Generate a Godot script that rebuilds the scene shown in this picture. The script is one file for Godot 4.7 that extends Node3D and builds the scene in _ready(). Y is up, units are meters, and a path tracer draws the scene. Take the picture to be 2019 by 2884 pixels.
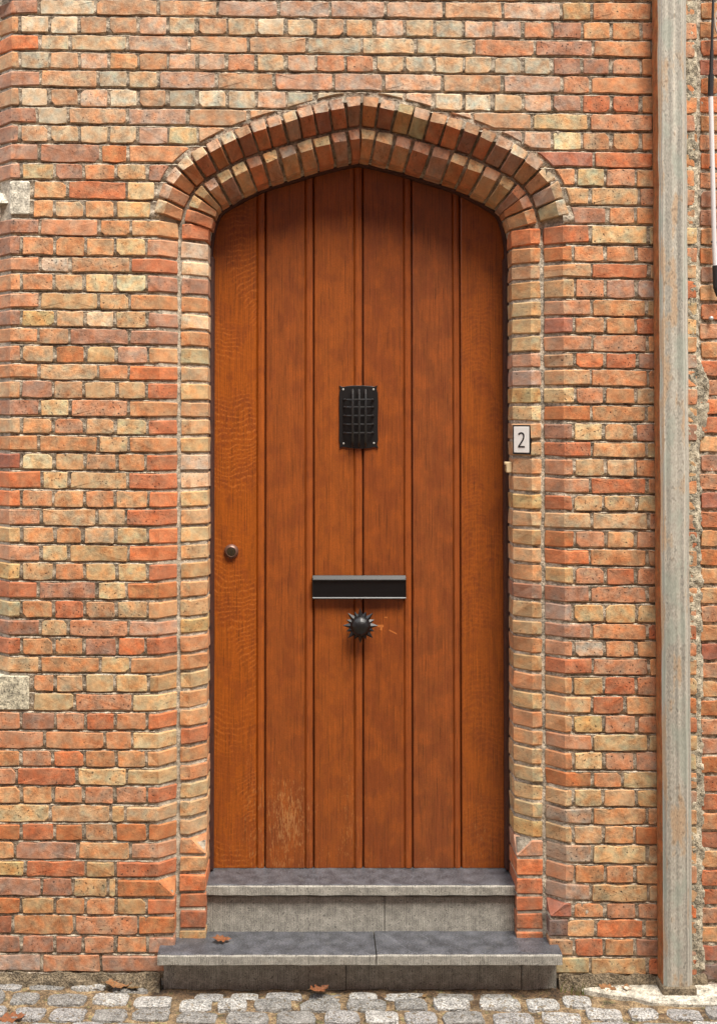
extends Node3D

# ---------------------------------------------------------------- camera numbers
const F := 3454.5            # focal length in photograph pixels
const CX := 870.0            # principal point
const CY := 1118.0
const PITCH := 0.0209
const EYE := Vector3(0, 1.757, 3.8)

var rng := RandomNumberGenerator.new()
var M := {}
var T := {}
var used := {}

func P(px: float, py: float, z: float) -> Vector3:
	var d := Basis(Vector3.RIGHT, PITCH) * Vector3((px - CX) / F, -(py - CY) / F, -1.0)
	return EYE + d * ((z - EYE.z) / d.z)

func rr(a: float, b: float) -> float:
	return rng.randf_range(a, b)

# ---------------------------------------------------------------- node helpers
func numbered(n: String) -> String:
	if not used.has(n):
		used[n] = 0
		return n
	used[n] += 1
	return "%s_%03d" % [n, used[n]]

func thing(called: String, label: String, category: String, at := Vector3.ZERO, group := "") -> Node3D:
	var o := Node3D.new()
	o.name = numbered(called)
	add_child(o)
	o.position = at
	o.set_meta("label", label)
	o.set_meta("category", category)
	if group != "":
		o.set_meta("group", group)
	return o

func part(called: String, mesh: Mesh, m: Material, parent: Node, at := Vector3.ZERO) -> MeshInstance3D:
	var o := MeshInstance3D.new()
	o.name = called
	o.mesh = mesh
	if m:
		o.material_override = m
	parent.add_child(o, true)
	o.position = at
	return o

# ---------------------------------------------------------------- mesh helper
class TB:
	var v := PackedVector3Array()
	var n := PackedVector3Array()
	var uv := PackedVector2Array()
	func tri(a: Vector3, b: Vector3, c: Vector3, hint: Vector3, ua := Vector2.ZERO, ub := Vector2.ZERO, uc := Vector2.ZERO) -> void:
		var nn := (c - a).cross(b - a)
		if nn.length_squared() < 1e-18:
			return
		nn = nn.normalized()
		if nn.dot(hint) < 0:
			nn = -nn
			v.append_array([a, c, b]); uv.append_array([ua, uc, ub])
		else:
			v.append_array([a, b, c]); uv.append_array([ua, ub, uc])
		n.append_array([nn, nn, nn])
	func quad(a: Vector3, b: Vector3, c: Vector3, d: Vector3, hint: Vector3, ua := Vector2.ZERO, ub := Vector2.ZERO, uc := Vector2.ZERO, ud := Vector2.ZERO) -> void:
		tri(a, b, c, hint, ua, ub, uc)
		tri(a, c, d, hint, ua, uc, ud)
	func done(into: ArrayMesh = null) -> ArrayMesh:
		var m := into if into else ArrayMesh.new()
		if v.size() == 0:
			return m
		var a := []
		a.resize(Mesh.ARRAY_MAX)
		a[Mesh.ARRAY_VERTEX] = v
		a[Mesh.ARRAY_NORMAL] = n
		a[Mesh.ARRAY_TEX_UV] = uv
		m.add_surface_from_arrays(Mesh.PRIMITIVE_TRIANGLES, a)
		return m

func inset(poly: PackedVector2Array, d: float) -> PackedVector2Array:
	var out := PackedVector2Array()
	var k := poly.size()
	var ccw := not Geometry2D.is_polygon_clockwise(poly)
	for i in k:
		var a := (poly[i] - poly[(i - 1 + k) % k]).normalized()
		var b := (poly[(i + 1) % k] - poly[i]).normalized()
		var na := Vector2(-a.y, a.x)
		var nb := Vector2(-b.y, b.x)
		if not ccw:
			na = -na
			nb = -nb
		var s := na + nb
		s = s.normalized() / max(0.5, s.normalized().dot(na)) if s.length() > 0.1 else na
		out.append(poly[i] + s * d)
	return out

# slab with a bevelled front: outline in xy, front at z = 0, back at z = -depth
func slab(poly: PackedVector2Array, depth: float, bevel: float, bow := 0.0, wob := 0.0) -> ArrayMesh:
	var t := TB.new()
	var k := poly.size()
	var f := inset(poly, bevel)
	var c := Vector2.ZERO
	for p in f:
		c += p
	c /= k
	var zf := PackedFloat32Array()
	for i in k:
		zf.append(rr(-wob, wob))
	if Geometry2D.triangulate_polygon(f).size() > 0 and bow == 0.0 and wob == 0.0:
		var ix := Geometry2D.triangulate_polygon(f)
		for i in range(0, ix.size(), 3):
			t.tri(Vector3(f[ix[i]].x, f[ix[i]].y, 0), Vector3(f[ix[i + 1]].x, f[ix[i + 1]].y, 0), Vector3(f[ix[i + 2]].x, f[ix[i + 2]].y, 0), Vector3(0, 0, 1))
	else:
		for i in k:
			var j := (i + 1) % k
			t.tri(Vector3(c.x, c.y, bow), Vector3(f[i].x, f[i].y, zf[i]), Vector3(f[j].x, f[j].y, zf[j]), Vector3(0, 0, 1))
	for i in k:
		var j := (i + 1) % k
		var e := poly[j] - poly[i]
		var o := Vector3(e.y, -e.x, 0).normalized()
		if Geometry2D.is_polygon_clockwise(poly):
			o = -o
		t.quad(Vector3(f[i].x, f[i].y, zf[i]), Vector3(f[j].x, f[j].y, zf[j]), Vector3(poly[j].x, poly[j].y, -bevel), Vector3(poly[i].x, poly[i].y, -bevel), o + Vector3(0, 0, 0.5))
		t.quad(Vector3(poly[i].x, poly[i].y, -bevel), Vector3(poly[j].x, poly[j].y, -bevel), Vector3(poly[j].x, poly[j].y, -depth), Vector3(poly[i].x, poly[i].y, -depth), o)
	return t.done()

func rect_poly(w: float, h: float, cut := 0.0) -> PackedVector2Array:
	var x := w / 2
	var y := h / 2
	if cut <= 0:
		return PackedVector2Array([Vector2(-x, -y), Vector2(x, -y), Vector2(x, y), Vector2(-x, y)])
	return PackedVector2Array([Vector2(-x + cut, -y), Vector2(x - cut, -y), Vector2(x, -y + cut), Vector2(x, y - cut), Vector2(x - cut, y), Vector2(-x + cut, y), Vector2(-x, y - cut), Vector2(-x, -y + cut)])

# outline of a worn hand-made brick
func worn_outline(w: float, h: float, mids: int, chip: float) -> PackedVector2Array:
	var x := w / 2
	var y := h / 2
	var c := []
	for i in 4:
		c.append(rr(0.0012, 0.0038) + (chip * rr(0.3, 1.3) if rng.randf() < 0.13 else 0.0))
	var p := PackedVector2Array()
	var j := 0.0016
	p.append(Vector2(-x + c[0], -y + rr(-j, j)))
	for i in mids:
		p.append(Vector2(lerp(-x + c[0], x - c[1], (i + 1.0) / (mids + 1)) + rr(-0.01, 0.01), -y + rr(-0.003, 0.002)))
	p.append(Vector2(x - c[1], -y + rr(-j, j)))
	p.append(Vector2(x + rr(-j, j), -y + c[1]))
	p.append(Vector2(x + rr(-j, j), y - c[2]))
	p.append(Vector2(x - c[2], y + rr(-j, j)))
	for i in mids:
		p.append(Vector2(lerp(x - c[2], -x + c[3], (i + 1.0) / (mids + 1)) + rr(-0.01, 0.01), y + rr(-0.002, 0.003)))
	p.append(Vector2(-x + c[3], y + rr(-j, j)))
	p.append(Vector2(-x + rr(-j, j), y - c[3]))
	p.append(Vector2(-x + rr(-j, j), -y + c[0]))
	return p

# piece lofted between two places on the jamb or arch line; the profile is (inward, z)
func profile_piece(oa: Vector2, na: Vector2, ob: Vector2, nb: Vector2, pa: Array, pb: Array, jit := 0.0019, face_mat: Material = null) -> ArrayMesh:
	var t := TB.new()
	var tf := TB.new()
	var k := pa.size()
	var along := (ob - oa).length()
	var e: float = 0.0035 / max(along, 0.01)
	var rows := []
	var js := []
	for i in k:
		js.append([Vector2(rr(-jit, jit), rr(-jit, jit)), Vector2(rr(-jit, jit), rr(-jit, jit)), rr(-jit, jit), rr(-jit, jit)])
	for s in 4:
		var tt: float = [0.0, e, 1.0 - e, 1.0][s]
		var row := PackedVector3Array()
		var pr := []
		for i in k:
			pr.append((pa[i] as Vector2).lerp(pb[i], tt))
		for i in k:
			var q: Vector2 = pr[i]
			if s == 0 or s == 3:
				var tg: Vector2 = (pr[min(i + 1, k - 1)] - pr[max(i - 1, 0)]).normalized()
				q += Vector2(tg.y, -tg.x) * 0.0028 if i > 0 and i < k - 1 else Vector2.ZERO
			q += js[i][0] if s < 2 else js[i][1]
			var o := oa.lerp(ob, tt)
			var nn := na.lerp(nb, tt).normalized()
			var w: Vector2 = o + nn * q.x + (ob - oa).normalized() * (js[i][2] if s < 2 else js[i][3])
			row.append(Vector3(w.x, w.y, q.y))
		rows.append(row)
	var cen := Vector3.ZERO
	for r in rows:
		for p in r:
			cen += p
	cen /= 4 * k
	cen.z -= 0.03
	for s in 3:
		for i in k - 1:
			var mid: Vector3 = (rows[s][i] + rows[s + 1][i + 1]) / 2
			(tf if face_mat and i == 1 else t).quad(rows[s][i], rows[s][i + 1], rows[s + 1][i + 1], rows[s + 1][i], mid - cen)
	for s in [0, 3]:
		var c := Vector3.ZERO
		for p in rows[s]:
			c += p
		c /= k
		for i in k - 1:
			t.tri(c, rows[s][i], rows[s][i + 1], c - cen)
	if face_mat == null:
		return t.done()
	var m := t.done()
	tf.done(m)
	m.surface_set_material(1, face_mat)
	return m

func tube(pts: Array, rad: Array, sides := 8) -> ArrayMesh:
	var t := TB.new()
	var rings := []
	for i in pts.size():
		var d: Vector3 = (pts[min(i + 1, pts.size() - 1)] - pts[max(i - 1, 0)]).normalized()
		var a := d.cross(Vector3(0.31, 0.2, 0.93)).normalized()
		var b := d.cross(a).normalized()
		var ring := PackedVector3Array()
		for s in sides:
			var w := TAU * s / sides
			ring.append(pts[i] + (a * cos(w) + b * sin(w)) * rad[i])
		rings.append(ring)
	for i in pts.size() - 1:
		for s in sides:
			var s2 := (s + 1) % sides
			t.quad(rings[i][s], rings[i][s2], rings[i + 1][s2], rings[i + 1][s], (rings[i][s] + rings[i][s2]) / 2 - pts[i])
	for e in [0, pts.size() - 1]:
		for s in sides:
			t.tri(pts[e], rings[e][s], rings[e][(s + 1) % sides], pts[e] - pts[1 if e == 0 else e - 1])
	return t.done()

func box_mesh(s: Vector3, bev := 0.002) -> ArrayMesh:
	var m := slab(rect_poly(s.x, s.y), s.z, min(bev, s.z / 2))
	return m

# disc / turned shape about z: list of (radius, z)
func lathe(pr: Array, sides := 24) -> ArrayMesh:
	var t := TB.new()
	for i in pr.size() - 1:
		for s in sides:
			var w0 := TAU * s / sides
			var w1 := TAU * (s + 1) / sides
			var p0: Vector2 = pr[i]
			var p1: Vector2 = pr[i + 1]
			var e := p1 - p0
			var out := Vector3(cos((w0 + w1) / 2) * e.y, sin((w0 + w1) / 2) * e.y, -e.x)
			if out.dot(Vector3(cos(w0), sin(w0), 0.6)) < 0:
				out = -out
			t.quad(Vector3(cos(w0) * p0.x, sin(w0) * p0.x, p0.y), Vector3(cos(w1) * p0.x, sin(w1) * p0.x, p0.y), Vector3(cos(w1) * p1.x, sin(w1) * p1.x, p1.y), Vector3(cos(w0) * p1.x, sin(w0) * p1.x, p1.y), out)
	return t.done()

# bar swept along x: profile (z, y); upto = number of profile edges that belong to the first mesh (the top)
func bar_x(x0: float, x1: float, pr: Array, from: int, to: int, segs := 1, wob := 0.0, ends := true, seed_ := 1) -> ArrayMesh:
	var t := TB.new()
	var c := Vector2.ZERO
	for p in pr:
		c += p
	c /= pr.size()
	var nz := FastNoiseLite.new()
	nz.seed = seed_
	nz.frequency = 14.0
	var run := [0.0]
	for i in pr.size():
		run.append(run[i] + (pr[(i + 1) % pr.size()] - pr[i]).length())
	for s in segs:
		var a: float = lerp(x0, x1, float(s) / segs)
		var b: float = lerp(x0, x1, (s + 1.0) / segs)
		for i in range(from, to):
			var p: Vector2 = pr[i]
			var q: Vector2 = pr[(i + 1) % pr.size()]
			var pts := []
			for w in [[a, p, i], [b, p, i], [b, q, i + 1], [a, q, i + 1]]:
				var d := Vector2(nz.get_noise_2d(w[0], w[2] % pr.size() * 3.7), nz.get_noise_2d(w[0] + 40, w[2] % pr.size() * 3.7)) * wob
				pts.append(Vector3(w[0], w[1].y + d.y, w[1].x + d.x))
			var out := (p + q) / 2 - c
			t.quad(pts[0], pts[1], pts[2], pts[3], Vector3(0, out.y, out.x), Vector2(a, run[i]), Vector2(b, run[i]), Vector2(b, run[i + 1]), Vector2(a, run[i + 1]))
	if ends:
		for x in [x0, x1]:
			for i in pr.size():
				var p: Vector2 = pr[i]
				var q: Vector2 = pr[(i + 1) % pr.size()]
				t.tri(Vector3(x, c.y, c.x), Vector3(x, p.y, p.x), Vector3(x, q.y, q.x), Vector3(x - (x0 + x1) / 2, 0, 0), Vector2(c.x, c.y), Vector2(p.x, p.y), Vector2(q.x, q.y))
	return t.done()

# ---------------------------------------------------------------- textures
func noise_bytes(sd: int, freq: float, w: int, h: int, oct := 3, kind := FastNoiseLite.TYPE_SIMPLEX_SMOOTH) -> PackedByteArray:
	var n := FastNoiseLite.new()
	n.seed = sd
	n.noise_type = kind
	n.frequency = freq
	n.fractal_octaves = oct
	var im := n.get_seamless_image(w, h, false, false, 0.15)
	im.convert(Image.FORMAT_L8)
	return im.get_data()

func rgb_tex(w: int, h: int, d: PackedByteArray) -> ImageTexture:
	var im := Image.create_from_data(w, h, false, Image.FORMAT_RGB8, d)
	im.generate_mipmaps()
	return ImageTexture.create_from_image(im)

func l_tex(w: int, h: int, d: PackedByteArray) -> ImageTexture:
	return ImageTexture.create_from_image(Image.create_from_data(w, h, false, Image.FORMAT_L8, d))

# fired clay: blotches, sand grain, burnt pits, lime specks, old grey film in patches with a hard outline
func clay_textures() -> void:
	var S := 1024
	var low := noise_bytes(11, 0.016, S, S, 3)
	var mid := noise_bytes(12, 0.07, S, S, 3)
	var fine := noise_bytes(13, 0.28, S, S, 2)
	var pit := noise_bytes(14, 0.085, S, S, 2)
	var spk := noise_bytes(15, 0.11, S, S, 2)
	var hue := noise_bytes(16, 0.022, S, S, 2)
	var film := noise_bytes(17, 0.03, S, S, 4)
	for kind in 3:
		var out := PackedByteArray()
		out.resize(S * S * 3)
		var pit_at: int = [214, 200, 222][kind]
		var spk_at: int = [198, 206, 192][kind]
		var film_at: int = [176, 190, 158][kind]
		for i in S * S:
			var v := 0.86 + (low[i] - 128) * 0.0012 + (mid[i] - 128) * 0.0007 + (fine[i] - 128) * 0.0012
			var hh := (hue[i] - 128) * 0.0013
			var r := v * (1.0 + hh * 0.4)
			var g := v * (1.0 - hh * 0.5)
			var b := v * (1.0 - hh * 1.2)
			if film[i] > film_at:
				var k: float = min((film[i] - film_at) * 0.03, 0.20)
				r = lerp(r, 0.62, k)
				g = lerp(g, 0.66, k)
				b = lerp(b, 0.70, k)
			if pit[i] > pit_at:
				var k: float = clamp(1.0 - (pit[i] - pit_at) * 0.07, 0.34, 1.0)
				r *= k
				g *= k
				b *= k
			elif spk[i] > spk_at:
				var k: float = min((spk[i] - spk_at) * 0.045, 0.55)
				r = lerp(r, 1.0, k)
				g = lerp(g, 1.0, k)
				b = lerp(b, 1.0, k)
			out[i * 3] = int(clamp(r, 0.0, 1.0) * 255)
			out[i * 3 + 1] = int(clamp(g, 0.0, 1.0) * 255)
			out[i * 3 + 2] = int(clamp(b, 0.0, 1.0) * 255)
		T["clay%d" % kind] = rgb_tex(S, S, out)
	var bump := PackedByteArray()
	bump.resize(S * S)
	for i in S * S:
		bump[i] = clampi(int(110 + (mid[i] - 128) * 0.55 + (fine[i] - 128) * 0.45 - (max(pit[i] - 186, 0) * 3.0)), 0, 255)
	T["clay_bump"] = l_tex(S, S, bump)
	# mortar
	var out2 := PackedByteArray()
	out2.resize(S * S * 3)
	for i in S * S:
		var v := 0.70 + (low[i] - 128) * 0.0016 + (mid[i] - 128) * 0.0016 + (fine[i] - 128) * 0.0024
		var r := v
		var g := v * 0.975
		var b := v * 0.925
		if film[i] > 150:
			var k: float = min((film[i] - 150) * 0.02, 0.4)
			r = lerp(r, 0.98, k)
			g = lerp(g, 0.96, k)
			b = lerp(b, 0.92, k)
		if spk[i] < 62:
			r *= 0.6
			g *= 0.6
			b *= 0.6
		out2[i * 3] = int(clamp(r, 0.0, 1.0) * 255)
		out2[i * 3 + 1] = int(clamp(g, 0.0, 1.0) * 255)
		out2[i * 3 + 2] = int(clamp(b, 0.0, 1.0) * 255)
	T["mortar"] = rgb_tex(S, S, out2)
	var mb := PackedByteArray()
	mb.resize(S * S)
	for i in S * S:
		mb[i] = clampi(int(128 + (mid[i] - 128) * 0.8 + (fine[i] - 128) * 0.7), 0, 255)
	T["mortar_bump"] = l_tex(S, S, mb)
	# granite for the setts, and street mud
	var gr := PackedByteArray()
	gr.resize(S * S * 3)
	var mud := PackedByteArray()
	mud.resize(S * S * 3)
	for i in S * S:
		var v := 0.74 + (fine[i] - 128) * 0.0034 + (mid[i] - 128) * 0.0022 + (low[i] - 128) * 0.0012
		if pit[i] > 168:
			v *= 0.72
		if spk[i] > 190:
			v *= 1.22
		var d: float = clamp((film[i] - 165) * 0.03, 0.0, 0.75)
		gr[i * 3] = int(clamp(lerp(v * 1.0, 0.52, d), 0.0, 1.0) * 255)
		gr[i * 3 + 1] = int(clamp(lerp(v * 0.99, 0.45, d), 0.0, 1.0) * 255)
		gr[i * 3 + 2] = int(clamp(lerp(v * 0.97, 0.34, d), 0.0, 1.0) * 255)
		var w := 0.72 + (fine[i] - 128) * 0.0030 + (mid[i] - 128) * 0.0020 + (low[i] - 128) * 0.0022
		if spk[i] > 205:
			w *= 1.35
		if pit[i] > 190:
			w *= 0.7
		var gn: float = clamp((hue[i] - 175) * 0.008, 0.0, 0.25)
		mud[i * 3] = int(clamp(w * (1.0 - gn * 0.35), 0.0, 1.0) * 255)
		mud[i * 3 + 1] = int(clamp(w * 0.90 * (1.0 + gn * 0.05), 0.0, 1.0) * 255)
		mud[i * 3 + 2] = int(clamp(w * 0.74 * (1.0 - gn * 0.3), 0.0, 1.0) * 255)
	T["granite"] = rgb_tex(S, S, gr)
	T["mud"] = rgb_tex(S, S, mud)
	# blue limestone, tooled faces and trodden tops: u runs along the step
	var W := 2048
	var H := 256
	var n1 := noise_bytes(31, 0.02, W, H, 3)
	var n2 := noise_bytes(32, 0.25, W, H, 2)
	var n3 := noise_bytes(33, 0.05, W, H, 3)
	var st := PackedByteArray()
	st.resize(W * H * 3)
	var sb := PackedByteArray()
	sb.resize(W * H)
	var line := PackedFloat32Array()
	line.resize(W)
	var x := 0
	while x < W:
		line[x] = rr(0.35, 1.0)
		if x + 1 < W:
			line[x + 1] = line[x] * rr(0.2, 0.8)
		x += rng.randi_range(4, 8)
	for y in H:
		for xx in W:
			var i := y * W + xx
			var v := 0.74 + (n1[i] - 128) * 0.0008 + (n2[i] - 128) * 0.0016
			var l: float = line[xx] * clamp((n3[i] - 92) * 0.016, 0.0, 1.0)
			v *= 1.0 - 0.55 * l
			if n3[i] < 58:
				v *= 0.7
			st[i * 3] = int(clamp(v, 0.0, 1.0) * 255)
			st[i * 3 + 1] = int(clamp(v * 0.985, 0.0, 1.0) * 255)
			st[i * 3 + 2] = int(clamp(v * 0.94, 0.0, 1.0) * 255)
			sb[i] = clampi(int(160 - 90 * l + (n2[i] - 128) * 0.3), 0, 255)
	T["tooled"] = rgb_tex(W, H, st)
	T["tooled_bump"] = l_tex(W, H, sb)
	var n4 := noise_bytes(34, 0.012, W, H, 3)
	var n5 := noise_bytes(35, 0.10, W, H, 3)
	var tp := PackedByteArray()
	tp.resize(W * H * 3)
	for y in H:
		for xx in W:
			var i := y * W + xx
			var i2: int = (y * 3 % H) * W + xx
			var v := 0.49 + (n4[i] - 128) * 0.0011 + (n2[i] - 128) * 0.0014 + (n5[i2] - 128) * 0.0009
			var k: float = clamp((n5[i2] - 152) * 0.022, 0.0, 0.75)
			var w: float = clamp((n1[i] - 165) * 0.010, 0.0, 0.3)
			if absf(xx - 330 - y * 0.55 - (n5[i] - 128) * 0.05) < 1.6 or absf(xx - 130 - y * 0.8 - (n5[i] - 128) * 0.05) < 1.0:
				k = max(k, 0.55)
			var r: float = lerp(lerp(v * 0.98, 0.85, k), 0.72, w)
			var g: float = lerp(lerp(v * 0.98, 0.85, k), 0.71, w)
			var b: float = lerp(lerp(v * 1.02, 0.87, k), 0.69, w)
			tp[i * 3] = int(clamp(r, 0.0, 1.0) * 255)
			tp[i * 3 + 1] = int(clamp(g, 0.0, 1.0) * 255)
			tp[i * 3 + 2] = int(clamp(b, 0.0, 1.0) * 255)
	T["trodden"] = rgb_tex(W, H, tp)

const DX0 := 590.0
const DX1 := 1440.0
const DY0 := 440.0
const DY1 := 2444.0
# seams of the door in photograph pixels: left edge of bead, right edge of bead (groove follows)
const SEAMS := [[723.0, 745.0], [859.0, 881.0], [997.0, 1020.0], [1137.0, 1158.0], [1275.0, 1294.0]]

func wood_texture() -> void:
	var W := 1024
	var H := 2048
	var a := noise_bytes(51, 0.011, 1024, 1024, 3)
	var b := noise_bytes(52, 0.05, 1024, 1024, 3)
	var c := noise_bytes(53, 0.16, 1024, 1024, 2)
	var d := noise_bytes(54, 0.10, 1024, 1024, 2)
	var out := PackedByteArray()
	out.resize(W * H * 3)
	var bump := PackedByteArray()
	bump.resize(W * H)
	var cols := [Vector3(0.665, 0.345, 0.085), Vector3(0.60, 0.318, 0.13), Vector3(0.62, 0.33, 0.125), Vector3(0.58, 0.302, 0.125), Vector3(0.575, 0.312, 0.148), Vector3(0.65, 0.345, 0.11)]
	for x in W:
		var px := DX0 + (DX1 - DX0) * x / W
		var pl := 5
		var bead := false
		for s in 5:
			if px < SEAMS[s][1] + 3:
				pl = s
				bead = px > SEAMS[s][0]
				break
		var left: float = 600.0 if pl == 0 else SEAMS[pl - 1][1]
		var off := pl * 173 + (91 if bead else 0)
		var base: Vector3 = cols[pl]
		if bead:
			base = base.lerp(Vector3(0.66, 0.345, 0.15), 0.5)
		var xg := (x * 2 + off * 3) & 1023
		var xb := (x + off) & 1023
		for y in H:
			var py := DY0 + (DY1 - DY0) * y / H
			var g1 := c[(((y >> 5) + off) & 1023) * 1024 + xg]
			var g1b := c[(((y >> 5) + off + 1) & 1023) * 1024 + xg]
			var ft := (y & 31) / 32.0
			var streak: float = lerp(float(g1), float(g1b), ft) - 128.0
			var pore := d[(((y >> 4) + off * 2) & 1023) * 1024 + ((x * 3 + off) & 1023)]
			var longg := c[(((y >> 7) + off * 7) & 1023) * 1024 + ((x * 3 + off) & 1023)] * (1.0 - (y & 127) / 128.0) + c[(((y >> 7) + 1 + off * 7) & 1023) * 1024 + ((x * 3 + off) & 1023)] * ((y & 127) / 128.0) - 128.0
			var fleck := c[((y * 1 + off) & 1023) * 1024 + xb] - 128.0
			var blot := a[((y + off * 5) & 1023) * 1024 + xb] - 128.0
			var blot2 := b[(((y >> 1) + off) & 1023) * 1024 + xb] - 128.0
			var v := 1.0 + longg * 0.0010 + streak * 0.0008 + fleck * 0.0006 + blot2 * 0.0003
			var r := base.x * v
			var g := base.y * v
			var bl := base.z * v
			# reddish brown stain in patches
			var k: float = clamp((blot - 14.0 + (26.0 + blot2 * 0.5 if py > 2080.0 + longg else 0.0)) * 0.007, 0.0, 0.24)
			r = lerp(r, 0.49 * v, k)
			g = lerp(g, 0.23 * v, k)
			bl = lerp(bl, 0.12 * v, k)
			var k2: float = clamp((-blot - 10.0) * 0.010, 0.0, 0.5)
			r = lerp(r, 0.67 * v, k2)
			g = lerp(g, 0.35 * v, k2)
			if pore > 172:
				var q: float = clamp(1.0 - (pore - 172) * 0.007, 0.68, 1.0)
				r *= q
				g *= q
				bl *= q
			var hgt := 150.0 + streak * 0.35 - (30.0 if pore > 178 else 0.0)
			# silver figure of quarter-sawn oak
			if (pl == 0 or pl == 5) and not bead:
				var u := (px - left - (55.0 if pl == 0 else 75.0)) / 60.0
				var lo := a[((int(y * 0.35) + off) & 1023) * 1024 + ((x >> 1) & 1023)] - 128.0
				var ph := py + 16.0 * u * u * (1.0 if pl == 0 else -0.6) + blot * 0.05 + lo * 0.16 + blot2 * 0.006
				var per := 13.0 if int(py / 210.0) % 2 == 0 else 17.0
				var fr: float = absf(fposmod(ph, per) - per * 0.5) / (per * 0.5)
				var gate: float = clamp((b[((y + 300) & 1023) * 1024 + ((x * 2 + 77) & 1023)] - 100) * 0.025, 0.0, 1.0) * clamp(0.6 + lo * 0.012, 0.15, 1.0)
				var s: float = clamp((fr - 0.60) * 3.2, 0.0, 1.0) * gate * (0.56 if pl == 0 else 0.16)
				r = lerp(r, 0.84, s)
				g = lerp(g, 0.50, s)
				bl = lerp(bl, 0.24, s)
				r *= 1.0 - 0.10 * (1.0 - fr) * gate
				g *= 1.0 - 0.14 * (1.0 - fr) * gate
			# varnish worn through to bare wood near the foot
			var wear := 0.0
			if py > 2050:
				var e1 := Vector2((px - 812.0) / 62.0, (py - 2310.0) / 125.0).length()
				var e2 := Vector2((px - 790.0) / 120.0, (py - 2440.0) / 60.0).length()
				var e3 := Vector2((px - 985.0) / 50.0, (py - 2330.0) / 190.0).length()
				wear = max(max(1.0 - e1 * 0.72, 0.55 - e2 * 0.35), 0.42 - e3 * 0.4)
				if pl == 0 and px > 690:
					wear = max(wear, 0.35 * clamp((py - 2100) / 150.0, 0.0, 1.0))
				if py > 2400:
					wear = max(wear, 0.18)
				if pl == 5 and px < 1380:
					wear = max(wear, 0.2 * clamp((py - 2200) / 150.0, 0.0, 1.0))
			if wear > 0.0:
				var fl := d[(((y >> 2) + 40) & 1023) * 1024 + ((x * 2 + 30) & 1023)]
				var fl2 := c[(((y >> 1) + 11) & 1023) * 1024 + ((x * 2 + 7) & 1023)]
				var both := fl * 0.62 + fl2 * 0.38 + blot2 * 0.25
				var thr := 196.0 - wear * 92.0
				if both > thr:
					var q: float = clamp((both - thr) * 0.035, 0.0, 0.56)
					r = lerp(r, 0.80, q)
					g = lerp(g, 0.62, q)
					bl = lerp(bl, 0.42, q)
			# scratches beside the knob
			if py > 1738 and py < 1792 and px > 1062 and px < 1116:
				var on := (px < 1079 and py > 1764 and py < 1771) or (absf(px - 1072) < 3 and py > 1764 and py < 1780) or (absf(py - (1779 + (px - 1094) * 0.5)) < 1.8 and px > 1094) or (absf(px - 1086) < 4 and absf(py - 1744) < 2)
				if on:
					r = 0.80
					g = 0.48
					bl = 0.24
			var i := (y * W + x) * 3
			out[i] = int(clamp(r, 0.0, 1.0) * 255)
			out[i + 1] = int(clamp(g, 0.0, 1.0) * 255)
			out[i + 2] = int(clamp(bl, 0.0, 1.0) * 255)
			bump[y * W + x] = clampi(int(hgt), 0, 255)
	T["wood"] = rgb_tex(W, H, out)
	T["wood_bump"] = l_tex(W, H, bump)

func pipe_texture() -> void:
	var W := 256
	var H := 1024
	var a := noise_bytes(71, 0.012, W, H, 3)
	var b := noise_bytes(72, 0.06, W, H, 3)
	var out := PackedByteArray()
	out.resize(W * H * 3)
	var g := noise_bytes(73, 0.30, W, H, 2)
	for y in H:
		for x in W:
			# runs of dirty water down the metal, broken by flaked patches
			var y8 := y >> 5
			var f := (y & 31) / 32.0
			var s: float = lerp(float(b[y8 * W + x]), float(b[((y8 + 1) & 31) * W + x]), f) - 128.0
			var fine := g[y * W + x] - 128.0
			var n := a[y * W + x] - 128.0
			var m2 := b[((y * 2) % H) * W + ((x + 90) % W)] - 128.0
			var v := 0.625 + s * 0.0012 + fine * 0.0008 + m2 * 0.0005
			var col := Vector3(v, v * 0.965, v * 0.885)
			var k: float = clamp((n - 18) * 0.012 + m2 * 0.002, 0.0, 0.45)
			col = col.lerp(Vector3(0.53, 0.57, 0.52), k)
			k = clamp((-n - 14 + (78 - x) * 0.55) * 0.012 + s * 0.005 + m2 * 0.003, 0.0, 0.55)
			col = col.lerp(Vector3(0.66, 0.51, 0.36) + Vector3.ONE * fine * 0.0007, k)
			if m2 > 62 and n < 20:
				col *= 0.80
			var i := (y * W + x) * 3
			out[i] = int(clamp(col.x, 0.0, 1.0) * 255)
			out[i + 1] = int(clamp(col.y, 0.0, 1.0) * 255)
			out[i + 2] = int(clamp(col.z, 0.0, 1.0) * 255)
	T["pipe"] = rgb_tex(W, H, out)

func mat(col: Color, rough := 0.85, tex = null, sc := 1.0, bump = null, bs := 0.0, metal := 0.0, off := Vector3.ZERO) -> StandardMaterial3D:
	var m := StandardMaterial3D.new()
	m.albedo_color = col
	m.roughness = rough
	m.metallic = metal
	if tex:
		m.albedo_texture = tex
	if bump:
		m.heightmap_enabled = true
		m.heightmap_texture = bump
		m.heightmap_scale = bs
	if sc > 0:
		m.uv1_triplanar = true
		m.uv1_world_triplanar = true
		m.uv1_triplanar_sharpness = 4.0
		m.uv1_scale = Vector3.ONE * sc
		m.uv1_offset = off
	return m

const CLAY := {
	"r": Color(0.71, 0.42, 0.255), "d": Color(0.57, 0.335, 0.275), "o": Color(0.72, 0.515, 0.35), "p": Color(0.725, 0.55, 0.43),
	"b": Color(0.745, 0.61, 0.445), "w": Color(0.775, 0.685, 0.55), "y": Color(0.71, 0.605, 0.40), "g": Color(0.64, 0.575, 0.465),
	"m": Color(0.64, 0.475, 0.385), "k": Color(0.40, 0.36, 0.33)}

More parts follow.
